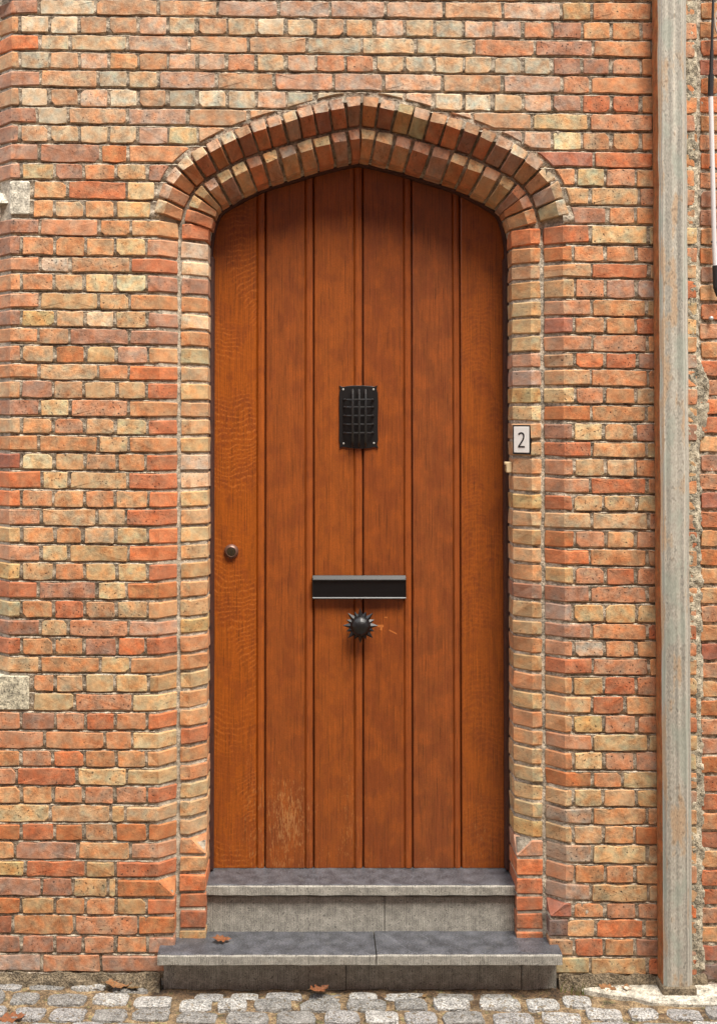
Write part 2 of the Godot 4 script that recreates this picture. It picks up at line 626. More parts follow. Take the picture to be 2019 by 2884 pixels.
func materials() -> void:
	for k in CLAY:
		for v in 4:
			var c: Color = (CLAY[k] as Color).lerp(Color(0.73, 0.555, 0.40), 0.24)
			var f := rr(0.93, 1.07)
			c = Color(c.r * f * rr(0.97, 1.03), c.g * f * rr(0.96, 1.04), c.b * f * rr(0.95, 1.06))
			var kind := v % 3
			if k in ["w", "b", "y"]:
				kind = [1, 0, 1, 2][v]
			M[k + str(v)] = mat(Color(c.r * 1.14, c.g * 1.14, c.b * 1.14), 0.9, T["clay%d" % kind], 1.0, T["clay_bump"], 0.12, 0.0, Vector3(rr(0, 1), rr(0, 1), rr(0, 1)))
	for k in CLAY:
		for v in 2:
			var c: Color = (CLAY[k] as Color).lerp(Color(0.72, 0.64, 0.55), 0.42)
			var f := rr(1.08, 1.18)
			M[k + "x" + str(v)] = mat(Color(c.r * f, c.g * f, c.b * f), 0.9, T["clay%d" % (2 if v == 0 else 0)], 1.0, T["clay_bump"], 0.12, 0.0, Vector3(rr(0, 1), rr(0, 1), rr(0, 1)))
	M["mortar"] = mat(Color(0.94, 0.90, 0.84), 0.95, T["mortar"], 1.0, T["mortar_bump"], 0.2)
	M["render_patch"] = mat(Color(0.86, 0.83, 0.76), 0.95, T["mortar"], 0.8, T["mortar_bump"], 0.25)
	M["pale_stone"] = mat(Color(1.0, 0.985, 0.94), 0.9, T["mortar"], 1.6, T["mortar_bump"], 0.15)
	M["grey_stone"] = mat(Color(0.95, 0.93, 0.85), 0.9, T["mortar"], 0.7, T["mortar_bump"], 0.1)
	M["granite"] = mat(Color(0.82, 0.81, 0.80), 0.75, T["granite"], 1.6, T["mortar_bump"], 0.5)
	M["granite2"] = mat(Color(0.90, 0.89, 0.87), 0.75, T["granite"], 1.4, T["mortar_bump"], 0.5, 0.0, Vector3(0.3, 0.1, 0.7))
	M["granite3"] = mat(Color(0.74, 0.73, 0.71), 0.75, T["granite"], 1.7, T["mortar_bump"], 0.5, 0.0, Vector3(0.6, 0.4, 0.2))
	M["mud"] = mat(Color(0.69, 0.64, 0.58), 0.95, T["mud"], 1.1, T["mortar_bump"], 0.6)
	M["mud"].vertex_color_use_as_albedo = true
	M["moss_mud"] = mat(Color(0.68, 0.62, 0.53), 0.95, T["mortar"], 1.3, T["mortar_bump"], 0.8)
	for q in ["tooled", "trodden"]:
		var m := mat(Color(0.80, 0.79, 0.77) if q == "tooled" else Color(0.60, 0.605, 0.61), 0.8 if q == "tooled" else 0.42, T[q], 0.0, T["tooled_bump"] if q == "tooled" else null, 0.12)
		m.uv1_scale = Vector3(0.62, 5.0, 1)
		M[q] = m
	M["wood"] = mat(Color(0.87, 0.86, 0.84), 0.36, T["wood"], 0.0, T["wood_bump"], 0.06)
	M["frame"] = mat(Color(0.30, 0.175, 0.14), 0.55, T["clay0"], 1.5, T["clay_bump"], 0.05)
	M["iron"] = mat(Color(0.075, 0.073, 0.075), 0.38, null, 0.0, null, 0.0, 0.0)
	M["grey_iron_highlight"] = mat(Color(0.12, 0.12, 0.12), 0.36, null, 0.0)  # paler iron: grey slot frame, and bar and lip highlights put into the colour
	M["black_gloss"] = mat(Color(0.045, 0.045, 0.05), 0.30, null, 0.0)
	M["steel"] = mat(Color(0.78, 0.78, 0.76), 0.35, null, 0.0, null, 0.0, 0.6)
	M["bronze"] = mat(Color(0.42, 0.30, 0.25), 0.42, null, 0.0, null, 0.0, 0.35)
	M["bronze_dark"] = mat(Color(0.25, 0.21, 0.15), 0.40, null, 0.0, null, 0.0, 0.4)
	M["enamel"] = mat(Color(0.90, 0.89, 0.86), 0.3, null, 0.0)
	M["plain_black"] = mat(Color(0.045, 0.045, 0.04), 0.5, null, 0.0)
	M["cream"] = mat(Color(0.83, 0.74, 0.58), 0.5, null, 0.0)
	M["white_plastic"] = mat(Color(0.82, 0.80, 0.80), 0.45, null, 0.0)
	M["black_plastic"] = mat(Color(0.10, 0.085, 0.09), 0.5, null, 0.0)
	M["tan_cable"] = mat(Color(0.70, 0.62, 0.55), 0.5, null, 0.0)
	var pm := mat(Color(1, 1, 1), 0.75, T["pipe"], 0.0)
	M["pipe"] = pm
	M["rust"] = mat(Color(0.68, 0.42, 0.22), 0.9, T["clay2"], 1.3, T["clay_bump"], 0.2)
	M["leaf"] = mat(Color(0.55, 0.33, 0.18), 0.7, T["clay0"], 5.0)
	M["leaf_pale"] = mat(Color(0.60, 0.42, 0.26), 0.7, T["clay0"], 5.0)
	M["leaf_brown"] = mat(Color(0.50, 0.38, 0.22), 0.7, T["clay0"], 5.0)
	for k in ["leaf", "leaf_pale", "leaf_brown"]:
		M[k].backlight = Color(0.2, 0.1, 0.04)
		M[k].cull_mode = BaseMaterial3D.CULL_DISABLED
	M["terrace"] = mat(Color(0.62, 0.45, 0.38), 0.9, T["clay0"], 0.5)
	M["terrace_roof"] = mat(Color(0.45, 0.30, 0.25), 0.9, T["clay0"], 0.5)
	M["grass"] = mat(Color(0.42, 0.46, 0.20), 0.7, null, 0.0)
	M["grass"].cull_mode = BaseMaterial3D.CULL_DISABLED

func clay(letter: String, bleached := false) -> Material:
	if bleached:
		return M[letter.to_lower() + "x" + str(rng.randi_range(0, 1))]
	return M[letter.to_lower() + str(rng.randi_range(0, 3))]

# ---------------------------------------------------------------- courses of the wall, read from the photograph
const TOPL := [0, 47, 100, 148, 200, 251, 305, 355, 408, 462, 512, 566, 619, 669, 726, 773, 827, 877, 927, 975, 1028, 1075, 1128, 1179, 1229, 1279, 1330, 1383, 1435, 1487, 1537, 1588, 1641, 1694, 1748, 1798, 1852, 1902, 1955, 2009, 2062, 2116, 2166, 2217, 2270, 2322, 2374, 2427, 2476, 2531, 2581, 2638, 2691, 2744]
const TOPR := [9, 63, 116, 166, 217, 270, 323, 374, 430, 477, 531, 584, 637, 694, 744, 789, 846, 896, 946, 996, 1043, 1094, 1144, 1194, 1247, 1295, 1348, 1397, 1446, 1497, 1550, 1600, 1653, 1704, 1760, 1807, 1857, 1908, 1964, 2018, 2071, 2121, 2176, 2226, 2279, 2329, 2383, 2439, 2493, 2546, 2593, 2646, 2700, 2753]

# left of the door: letter = colour, number = right edge; odd courses are headers and take letters only
const LEFT := {
	8: "m110 m283 r361 o537", 9: "mbmobm", 10: "x92 o191 r357 b438", 11: "xobop", 12: "m112 o280 o369 o", 13: "mooopm",
	14: "o112 w198 p370 r", 15: "oobbwm", 16: "o112 y277 b366 o", 17: "mybwbm", 18: "o108 p196 m365 m", 19: "mbrppo",
	20: "o110 b276 o363 r", 21: "pmpbbr", 22: "m112 b197 o363 o", 23: "boobbr", 24: "o110 o277 b364 o", 25: "dwbpor",
	26: "r118 b195 b360 r", 27: "rooo" + "or", 28: "m116 b273 b356 r", 29: "poobbr", 30: "m115 b194 y363 r", 31: "yboppr",
	32: "r108 m273 b358 r", 33: "gorpbo", 34: "m113 b194 o363 p", 35: "roomrr", 36: "b112 o283 p367 o", 37: "xobbpy",
	38: "x82 b211 o374 b", 39: "omoror", 40: "o126 o296 o373 b", 41: "oorooo", 42: "o47 r217 b358 b", 43: "ooooor",
	44: "b141 b312 p354 b", 45: "rrrprr", 46: "o43 m220 o367 m", 47: "y72 r242 y326 r", 48: "m118 m205 y305 p329 r", 49: "ryooyr",
	50: "d37 o210 o390 r", 51: "mmmoom", 52: "g118 m286 m"}
# right of the door: headers three letters, stretchers two
const RIGHT := {
	12: "rb", 13: "roo", 14: "pr", 15: "bom", 16: "mo", 17: "doo", 18: "mo", 19: "prr", 20: "po", 21: "boo", 22: "ro", 23: "mbo",
	24: "ro", 25: "mbb", 26: "mr", 27: "rbb", 28: "bb", 29: "roo", 30: "ro", 31: "por", 32: "mo", 33: "gpp", 34: "mo", 35: "mwo",
	36: "ro", 37: "oyr", 38: "yr", 39: "oyo", 40: "mb", 41: "obo", 42: "ro", 43: "bby", 44: "go", 45: "ybo", 46: "gb", 47: "ooo",
	48: "gy", 49: "doo", 50: "kyr", 51: "pro", 52: "gy"}
# above the arch, across the whole wall: right edges in pixels
const TOP := {
	0: "m110 w270 o447 o613 m785 g930 m1086 p1250 o1415 p1581 y1666 o1835 o1960", 1: "pwwoopbobwbobpbgpmrmoooo",
	2: "r112 b198 b360 p533 o700 o864 g1019 b1170 b1334 r1506 m1670 o1835 m1960", 3: "pgopopp" + "prbprrbgbbggmmoo",
	4: "m114 o276 g361 b446 m610 o771 p940 m1080 p1245 o1415 m1583 o1663 o1840 o1960", 5: "pwopwogwgpgggwpwwbpmrroo",
	6: "m105 g193 o358 m529 o700 o860 p1020 w1180 p1330 o1498 b1658 o1840 m1960", 7: "mobbbmyoopppmmrrrmpwpooo"}
const RIGHTARCH := {8: "d1672 r1840 o1960", 9: "o1622 g1704 o1790 o1875 o1960", 10: "b1661 b1800 o1960", 11: "m1711 o1790 o1875 o1960"}
const INL := "rwwmowogbppypwwpybbyobyoobooroobbboorrdy"
const INR := "ropybpbpgybpbpyyyyyomyyoyopoobbbbyprrrrr"
const OUTL := "bppwbpwoppbppmp"
const OUTR := "opypoooopwpbbg"
const SPLAYL := "oorrrrrdrrmrdrm"
const SPLAYR := "rdygrrdrmmoogg"
const RINGL := "rooomorooormr"
const RINGR := "ooormrroymro"
const RFACEL := "rbygbbmbgbbmm"
const RFACER := "bbmmmbbmyrmo"

var wall: Node3D
var surround: Node3D
var var_s := []
var var_h := []
var more := {}       # material -> TB, for bricks beyond the counted ones
var n_h := 0
var arch := []       # [pos, inward normal] dense samples, left spring to right spring
var arch_len := []
var JX := [0.0, 0.0]

func top_y(c: int, px: float) -> float:
	var a: float
	var b: float
	if c < 0:
		a = TOPL[0] + c * 52.0
		b = TOPR[0] + c * 52.0
	else:
		a = TOPL[c]
		b = TOPR[c]
	return lerp(a, b, (px - 200.0) / 1500.0)

func quad_of(c: int, x0: float, x1: float) -> Array:
	var gap := 7.5
	var a := P(x0, top_y(c, x0), 0)
	var b := P(x1, top_y(c, x1), 0)
	var d := P(x0, top_y(c + 1, x0) - gap, 0)
	var e := P(x1, top_y(c + 1, x1) - gap, 0)
	return [Vector2(a.x, a.y), Vector2(b.x, b.y), Vector2(e.x, e.y), Vector2(d.x, d.y)]

func add_more(mesh: ArrayMesh, xf: Transform3D, m: Material) -> void:
	if not more.has(m):
		more[m] = TB.new()
	var a := mesh.surface_get_arrays(0)
	var t: TB = more[m]
	for v in a[Mesh.ARRAY_VERTEX]:
		t.v.append(xf * v)
	for n in a[Mesh.ARRAY_NORMAL]:
		t.n.append((xf.basis * n).normalized())
	t.uv.append_array(a[Mesh.ARRAY_TEX_UV])

func wall_brick(c: int, x0: float, x1: float, letter: String, clip = null, z := 0.0) -> void:
	var m := clay(letter, c < 8 and x0 < 1500 and rng.randf() < 0.92)
	var q := quad_of(c, x0, x1)
	var cen: Vector2 = (q[0] + q[1] + q[2] + q[3]) / 4
	var w: float = ((q[1] - q[0]).length() + (q[2] - q[3]).length()) / 2 - rr(0, 0.004)
	var h: float = ((q[3] - q[0]).length() + (q[2] - q[1]).length()) / 2 - rr(0, 0.003)
	var ang: float = (q[1] - q[0] + q[2] - q[3]).angle() + rr(-0.006, 0.006)
	var zz := z + rr(-0.0025, 0.0015)
	var stretcher := w > 0.125
	var seen := x1 > 0 and x0 < 2030 and c >= 0
	if clip != null:
		var o := worn_outline(w, h, 3 if stretcher else 1, 0.004)
		var g := PackedVector2Array()
		for p in o:
			g.append(p.rotated(ang) + cen)
		var parts := Geometry2D.clip_polygons(g, clip)
		if parts.size() == 0:
			return
		var best := parts[0]
		for p in parts:
			if absf(area(p)) > absf(area(best)):
				best = p
		if absf(area(best)) < 0.00045:
			return
		if parts.size() > 1 or best.size() != g.size() or absf(absf(area(best)) - absf(area(g))) > 1e-6:
			var lo := PackedVector2Array()
			var cc := Vector2.ZERO
			for p in best:
				cc += p
			cc /= best.size()
			for p in best:
				if lo.size() == 0 or (p - cc).distance_to(lo[-1]) > 0.003:
					lo.append(p - cc)
			var mi := part("cut_brick", slab(lo, 0.016, 0.0025), m, wall, Vector3(cc.x, cc.y, zz))
			mi.rotation.z = 0
			return
	var nominal := Vector2(0.176 if stretcher else 0.086, 0.046)
	var mesh: ArrayMesh = (var_s if stretcher else var_h)[rng.randi() % 12]
	var flip := 1.0 if rng.randf() < 0.5 else -1.0
	var b := Basis(Vector3.BACK, ang + (PI if flip < 0 else 0.0)).scaled_local(Vector3(w / nominal.x, h / nominal.y, 1))
	var xf := Transform3D(b, Vector3(cen.x, cen.y, zz))
	if not stretcher:
		n_h += 1
	if not seen or (not stretcher and n_h > 300):
		add_more(mesh, xf, m)
		return
	var o2 := part("stretcher_brick" if stretcher else "header_brick", mesh, m, wall)
	o2.transform = xf

func area(p: PackedVector2Array) -> float:
	var s := 0.0
	for i in p.size():
		s += p[i].cross(p[(i + 1) % p.size()])
	return s / 2

# brick whose end turns the corner onto the splay; side 0 = left of the door, 1 = right, 2 = window jamb at the picture's left edge
func corner_brick(c: int, side: int, x: float, letter: String) -> void:
	var q := quad_of(c, min(x, 450.0 if side == 0 else x), max(x, 1585.0) if side == 1 else x + 1)
	var jx: float = JX[side] if side < 2 else P(28, 1200, 0).x
	var n := Vector2(1, 0) if side == 0 else Vector2(-1, 0)
	var ex: float = P(x, top_y(c, x), 0).x
	var ln: float = absf(jx - ex)
	var pxa := 480.0 if side == 0 else (1560.0 if side == 1 else 20.0)
	var yt: float = P(pxa, top_y(c, pxa), 0).y
	var yb: float = P(pxa, top_y(c + 1, pxa) - 7.5, 0).y
	var tilt := 0.0
	var cham := [Vector2(-ln, -0.05), Vector2(-ln, 0), Vector2(0, 0), Vector2(0.05, -0.05), Vector2(0.05, -0.12)]
	var sq := [Vector2(-ln, -0.05), Vector2(-ln, 0), Vector2(0.05, 0), Vector2(0.05, -0.003), Vector2(0.05, -0.12)]
	var pa := cham
	var pb := cham
	var stop := 48 if side == 0 else 49
	if side < 2:
		if c > stop:
			pa = sq
			pb = sq
		elif c == stop:
			pb = sq
	var z := rr(-0.002, 0.0012)
	var mesh := profile_piece(Vector2(jx, yt - rr(0, 0.002)), n, Vector2(jx, yb + rr(0, 0.002)), n, pa, pb)
	part("corner_brick", mesh, clay(letter), wall, Vector3(0, 0, z))

func arch_at(s: float) -> Array:
	# s in metres along the arris from the left spring
	var i := 0
	while i < arch_len.size() - 2 and arch_len[i + 1] < s:
		i += 1
	var k: float = clamp((s - arch_len[i]) / max(arch_len[i + 1] - arch_len[i], 1e-6), 0, 1)
	return [arch[i][0].lerp(arch[i + 1][0], k), arch[i][1].lerp(arch[i + 1][1], k).normalized()]

func make_arch() -> void:
	var half := [[0, 296], [30, 299], [70, 306], [115, 317], [166, 330], [207, 343], [257, 358], [300, 371], [347, 389], [391, 410], [435, 434], [476, 460], [512, 494], [533, 529], [549, 573], [560, 620], [566, 670], [567, 700]]
	var pts := []
	for i in range(half.size() - 1, 0, -1):
		var p := P(1018.0 - half[i][0], half[i][1], 0)
		pts.append(Vector2(p.x, p.y))
	for i in half.size():
		var p := P(1018.0 + half[i][0], half[i][1] + half[i][0] * 0.006, 0)
		pts.append(Vector2(p.x, p.y))
	JX = [pts[0].x, pts[-1].x]
	var dense := []
	for i in pts.size() - 1:
		for k in 4:
			var t := k / 4.0
			dense.append((pts[i] as Vector2).cubic_interpolate(pts[i + 1], pts[max(i - 1, 0)], pts[min(i + 2, pts.size() - 1)], t))
	dense.append(pts[-1])
	var run := 0.0
	for i in dense.size():
		var a: Vector2 = dense[max(i - 3, 0)]
		var b: Vector2 = dense[min(i + 3, dense.size() - 1)]
		var tg := (b - a).normalized()
		arch.append([dense[i], Vector2(tg.y, -tg.x)])
		if i > 0:
			run += dense[i].distance_to(dense[i - 1])
		arch_len.append(run)

func build_wall() -> void:
	wall = thing("brick_wall", "weathered orange and buff brick house front around the arched doorway", "wall")
	surround = thing("door_surround", "two splayed orders of bricks framing the door in a pointed low arch", "arch")
	for i in 12:
		var_s.append(slab(worn_outline(0.176, 0.046, 3, 0.006), 0.018, 0.0016, 0.0004, 0.0007))
		var_h.append(slab(worn_outline(0.086, 0.046, 1, 0.007), 0.018, 0.0016, 0.0004, 0.0007))
	# what the arch ring takes away from the courses
	var clip := PackedVector2Array()
	for a in arch:
		var q: Vector2 = a[0] - a[1] * 0.043
		clip.append(q)
	clip.append(clip[-1] + Vector2(0, -0.3))
	clip.append(clip[0] + Vector2(0, -0.3))
	var tones := "oompbrog"
	for c in range(-5, 54):
		var header := posmod(c, 2) == 1
		# ---- beyond the photograph, above
		if c < 0:
			var x := -260.0 + rr(0, 30)
			while x < 1960:
				var w := 82.0 if header else 164.0
				wall_brick(c, x, min(x + w - 8, 1958), tones[rng.randi() % 8])
				x += w
			continue
		if c <= 7:
			if header:
				var e := 57.0
				corner_brick(c, 2, e - 5, TOP[c][0])
				for i in range(1, TOP[c].length()):
					wall_brick(c, e + 4, min(e + 79 + rr(-3, 3), 1962), TOP[c][i], clip)
					e += 83.2
			else:
				var e := 28.0
				for tk in TOP[c].split(" "):
					var r := float(tk.substr(1))
					if e < 30:
						corner_brick(c, 2, r - 4, tk[0])
					else:
						wall_brick(c, e + 4, r - 4, tk[0], clip)
					e = r
			continue
		# ---- left of the door
		if c < 53:
			var s: String = LEFT[c]
			var toks := []
			if s.contains(" "):
				for tk in s.split(" "):
					toks.append([tk[0], float(tk.substr(1)) if tk.length() > 1 else 999.0])
			else:
				var ed := [60.0, 153.0, 238.0, 327.0, 415.0, 999.0]
				for i in s.length():
					toks.append([s[i], ed[i] + (rr(-4, 4) if i > 0 else 0.0)])
				if c == 9:
					toks[5][1] = 486.0
				elif c == 11:
					toks = [["x", 92.0], [s[1], 153.0], [s[2], 238.0], [s[3], 325.0], [s[4], 428.0]]
			var e := 28.0 if c < 39 else -30.0
			for i in toks.size():
				var r: float = toks[i][1]
				var l: String = toks[i][0]
				if l == "x":
					e = max(r, 92.0)
					continue
				if r > 900:
					corner_brick(c, 0, e + 4, l)
				elif e == 28.0 and c < 39:
					corner_brick(c, 2, r - 4, l)
				else:
					wall_brick(c, e + 4, r - 4, l, clip if c < 13 else null)
				e = r
			if c >= 39:
				for k in 2:
					wall_brick(c, -38.0 - (k + 1) * (82.0 if header else 164.0), -38.0 - k * (82.0 if header else 164.0) - 8, tones[rng.randi() % 8])
		# ---- right of the door
		if c < 12:
			var e := 1400.0
			for tk in RIGHTARCH[c].split(" "):
				var r := float(tk.substr(1))
				wall_brick(c, e + 4, r - 4, tk[0], clip)
				e = r
		elif c < 53:
			var s2: String = RIGHT[c]
			var ed2 := [1615.0, 1702.0, 1790.0] if header else [1664.0, 1823.0]
			if c == 50:
				ed2 = [1595.0, 1677.0, 1815.0]
			elif c == 42:
				ed2 = [1664.0, 1755.0]
			elif c == 38:
				ed2 = [1668.0, 1760.0]
			var e := 0.0
			for i in s2.length():
				var r: float = ed2[i] + rr(-4, 4)
				if i == 0:
					corner_brick(c, 1, r - 4, s2[i])
				else:
					wall_brick(c, e + 4, r - 4, s2[i])
				e = r
			while e < 1930:
				var r: float = e + (86.0 if header else 160.0)
				if r > 1945:
					r = 1966
				wall_brick(c, e + 4, min(r, 1966) - 4, tones[rng.randi() % 8])
				e = r
	# ---- quoin stone and sill stone at the window jamb
	var st1 := stone(28, 510, 84, 604)
	part("quoin_stone", st1[0], M["pale_stone"], wall, st1[1])
	var a1 := P(-130, 530, 0)
	var b1 := P(28, 568, 0)
	var tr := [Vector2(-0.10, a1.y + 0.012), Vector2(-0.035, a1.y - 0.012), Vector2(-0.022, b1.y), Vector2(-0.10, b1.y - 0.002)]
	part("transom_stone", bar_x(a1.x, b1.x + 0.006, tr, 0, 4), M["pale_stone"], wall)
	var st2 := stone(-150, 1903, 82, 2000)
	part("sill_stone", st2[0], M["grey_stone"], wall, st2[1])
	# ---- mortar
	mortar_bed()
	var am := ArrayMesh.new()
	for m in more:
		more[m].done(am)
		am.surface_set_material(am.get_surface_count() - 1, m)
	var st := part("further_bricks", am, null, wall)
	st.set_meta("kind", "stuff")
	# ---- rubble footing and mortar fillet at the foot of the wall
	for seg in [[-220.0, 452.0, 2741.0, 2790.0, 7], [1572.0, 1990.0, 2745.0, 2800.0, 9]]:
		var y0 := P(300, seg[2], 0).y
		var y1 := P(300, seg[3], 0).y - 0.02
		var pr := [Vector2(-0.03, y0 + 0.004), Vector2(0.0, y0), Vector2(0.009, lerp(y0, y1, 0.3)), Vector2(0.014, lerp(y0, y1, 0.6)), Vector2(0.035, y1), Vector2(-0.03, y1 - 0.02)]
		part("footing_mortar", bar_x(P(seg[0], 2750, 0).x, P(seg[1], 2750, 0).x, pr, 0, 5, 50, 0.014, true, seg[4]), M["moss_mud"], wall)

func stone(x0: float, y0: float, x1: float, y1: float) -> Array:
	var a := P(x0, y0, 0)
	var b := P(x1, y1, 0)
	var w := b.x - a.x
	var h := a.y - b.y
	return [slab(rect_poly(w, h, 0.004), 0.09, 0.003), Vector3((a.x + b.x) / 2, (a.y + b.y) / 2, 0.0)]

func mortar_bed() -> void:
	var nz := FastNoiseLite.new()
	nz.seed = 5
	nz.frequency = 22.0
	nz.fractal_octaves = 3
	var nz2 := FastNoiseLite.new()
	nz2.seed = 6
	nz2.frequency = 70.0
	var hole := PackedVector2Array()
	for a in arch:
		hole.append(a[0] - a[1] * 0.012)
	hole.append(Vector2(JX[1] + 0.012, -0.3))
	hole.append(Vector2(JX[0] - 0.012, -0.3))
	var x0 := P(-330, 1000, 0).x
	var x1 := P(1972, 1000, 0).x
	var y0 := P(500, 2800, 0).y
	var y1 := P(500, -270, 0).y
	var wx := P(36, 1000, 0).x
	var wy := P(20, 1990, 0).y
	# struck joints: pressed in under each brick, nearly flush above the next; the rows of the bed follow the courses
	var st := 0.008
	var nx := int((x1 - x0) / st)
	var rows := []
	for c in range(-5, 54):
		for k in [[0.0, 0.0, -0.0050], [0.5, 0.0, -0.0052], [1.0, -7.5, -0.0058], [1.0, -5.8, -0.0120], [1.0, -3.4, -0.0080], [1.0, -1.0, -0.0040]]:
			rows.append([c, k])
	rows.append([53, [1.0, 40.0, -0.008]])
	var sf := SurfaceTool.new()
	sf.begin(Mesh.PRIMITIVE_TRIANGLES)
	var ys := []
	for r in rows:
		var line := []
		var c: int = r[0]
		for i in nx + 1:
			var x := x0 + i * st
			var px := 870.0 + x / 0.0011
			var ya := top_y(c, px)
			var yb2 := top_y(c + 1, px) if c < 53 else ya + 52.0
			var y := P(px, lerp(ya, yb2, r[1][0]) + r[1][1], 0).y
			line.append(y)
			var z: float = r[1][2] + nz.get_noise_2d(x, y) * 0.0052 + nz2.get_noise_2d(x, y) * 0.0014
			sf.add_vertex(Vector3(x + nz2.get_noise_2d(x + 9, y) * 0.003, y + nz2.get_noise_2d(x, y + 5) * 0.0016, z))
		ys.append(line)
	for j in rows.size() - 1:
		for i in nx:
			var cx := x0 + (i + 0.5) * st
			var cy: float = (ys[j][i] + ys[j + 1][i]) / 2
			if cx < wx and cy > wy:
				continue
			if cx > JX[0] - 0.05 and cx < JX[1] + 0.05 and Geometry2D.is_point_in_polygon(Vector2(cx, cy), hole):
				continue
			var a := j * (nx + 1) + i
			var b := a + 1
			var c := a + nx + 1
			var d := c + 1
			for k in [a, b, c, b, d, c]:
				sf.add_index(k)
	sf.generate_normals()
	part("mortar", sf.commit(), M["mortar"], wall)
	# splayed jamb of the window that begins at the picture's left edge: bed behind its bricks, and the blind reveal
	var t := TB.new()
	var xs := P(28, 1000, 0).x
	var pr := [Vector2(-0.02, -0.008), Vector2(-0.002, -0.008), Vector2(0.043, -0.054), Vector2(0.046, -0.22), Vector2(0.42, -0.22)]
	for k in pr.size() - 1:
		var p: Vector2 = pr[k]
		var q: Vector2 = pr[k + 1]
		t.quad(Vector3(xs - p.x, wy, p.y), Vector3(xs - q.x, wy, q.y), Vector3(xs - q.x, y1, q.y), Vector3(xs - p.x, y1, p.y), Vector3(-0.3, 0, 1))
	part("window_reveal_mortar", t.done(), M["mortar"], wall)
	# bed of the two orders round the door
	var secs := []
	var spring: float = arch_len[0]
	var yb := 0.05
	var yt: float = arch[0][0].y
	var stp := P(480, top_y(48, 480), 0).y
	var stp2 := P(1560, top_y(49, 1560), 0).y
	var inn := P(480, top_y(46, 480) - 12, 0).y
	var n := 110
	for i in n:
		var y: float = lerp(yb, yt, float(i) / n)
		secs.append([Vector2(JX[0], y), Vector2(1, 0), y < stp - 0.03, y < inn - 0.03, 0.0])
	for i in arch.size():
		secs.append([arch[i][0], arch[i][1], false, false, 1.0 if i > 4 and i < arch.size() - 5 else 0.5])
	yt = arch[-1][0].y
	for i in n:
		var y: float = lerp(yt, yb, (i + 1.0) / n)
		secs.append([Vector2(JX[1], y), Vector2(-1, 0), y < stp2 - 0.03, y < inn - 0.03, 0.0])
	var s2 := SurfaceTool.new()
	s2.begin(Mesh.PRIMITIVE_TRIANGLES)
	var K := 8
	for s in secs:
		var r: float = s[4] * 0.016
		var g := [Vector2(-0.04, -0.0085), Vector2(0.045 if s[2] else -0.002 - r, -0.0055 - r * 0.5), Vector2(0.0455 - r * 0.6, -0.012 if s[2] else -0.0535 - r * 0.3), Vector2(0.048, -0.0545 - r), Vector2(0.138 if s[3] else 0.089 - r, -0.0555 - r * 0.5), Vector2(0.1385 - r * 0.6, -0.062 if s[3] else -0.104 - r * 0.3), Vector2(0.139, -0.19), Vector2(0.139, -0.34)]
		for q in g:
			var w: Vector2 = s[0] + s[1] * (q.x + rr(-0.0015, 0.0015))
			s2.add_vertex(Vector3(w.x, w.y, q.y + rr(-0.0015, 0.0015)))
	for i in secs.size() - 1:
		for k in K - 1:
			var a := i * K + k
			for ix in [a, a + K, a + 1, a + 1, a + K, a + K + 1]:
				s2.add_index(ix)
	s2.generate_normals()
	part("mortar", s2.commit(), M["mortar"], surround)

func build_surround() -> void:
	var total: float = arch_len[-1]
	# where the rings begin: the arris height of the course line
	var s0 := 0.0
	var s1: float = total
	for i in arch.size():
		if arch[i][0].y < P(460, 604, 0).y and arch[i][0].x < 0.1:
			s0 = arch_len[i]
		if arch[i][0].y > P(1575, 619, 0).y:
			s1 = arch_len[i]
	var mid := total / 2
	var fat := [Vector2(-0.029, -0.06), Vector2(-0.029, 0.0), Vector2(0, 0), Vector2(0.05, -0.05), Vector2(0.05, -0.13)]
	var inn := [Vector2(0.062, -0.11), Vector2(0.062, -0.05), Vector2(0.092, -0.05), Vector2(0.142, -0.10), Vector2(0.142, -0.20)]
	var isq := [Vector2(0.062, -0.11), Vector2(0.062, -0.05), Vector2(0.142, -0.05), Vector2(0.142, -0.053), Vector2(0.142, -0.20)]
	for ring in [[SPLAYL, s0, mid, fat, 0.0075, OUTL], [SPLAYR, mid, s1, fat, 0.0075, OUTR], [RINGL, s0, mid, inn, 0.0105, RFACEL], [RINGR, mid, s1, inn, 0.0105, RFACER]]:
		var k: int = ring[0].length()
		var gap: float = ring[4]
		for i in k:
			var a: float = lerp(ring[1], ring[2], float(i) / k) + gap / 2 + rr(-0.0015, 0.0015)
			var b: float = lerp(ring[1], ring[2], (i + 1.0) / k) - gap / 2 + rr(-0.0015, 0.0015)
			var A := arch_at(a)
			var B := arch_at(b)
			var out := []
			var dz := rr(-0.0025, 0.002)
			for p in ring[3]:
				out.append(p + Vector2(0, dz))
			# keep the ring's joints parallel: both ends use the chord's normal slightly opened
			var am := profile_piece(A[0], A[1], B[0], B[1], out, out, 0.0021, clay(ring[5][i], ring[4] < 0.01))
			am.surface_set_material(0, clay(ring[0][i]))
			part("arch_brick", am, null, surround)
	for side in 2:
		for c in range(12, 52):
			var px := 520.0 if side == 0 else 1510.0
			var yt := P(px, top_y(c, px), 0).y
			var yb := P(px, top_y(c + 1, px) - 7.5, 0).y
			var n := Vector2(1, 0) if side == 0 else Vector2(-1, 0)
			var pa := inn
			var pb := inn
			if c > 46:
				pa = isq
				pb = isq
			elif c == 46:
				pb = isq
			var l: String = (INL if side == 0 else INR)[c - 12]
			var mi := part("jamb_brick", profile_piece(Vector2(JX[side], yt - rr(0, 0.0015)), n, Vector2(JX[side], yb + rr(0, 0.002)), n, pa, pb), clay(l), surround, Vector3(rr(-0.001, 0.001), 0, rr(-0.002, 0.002)))

# ---------------------------------------------------------------- door
const DZ := -0.225

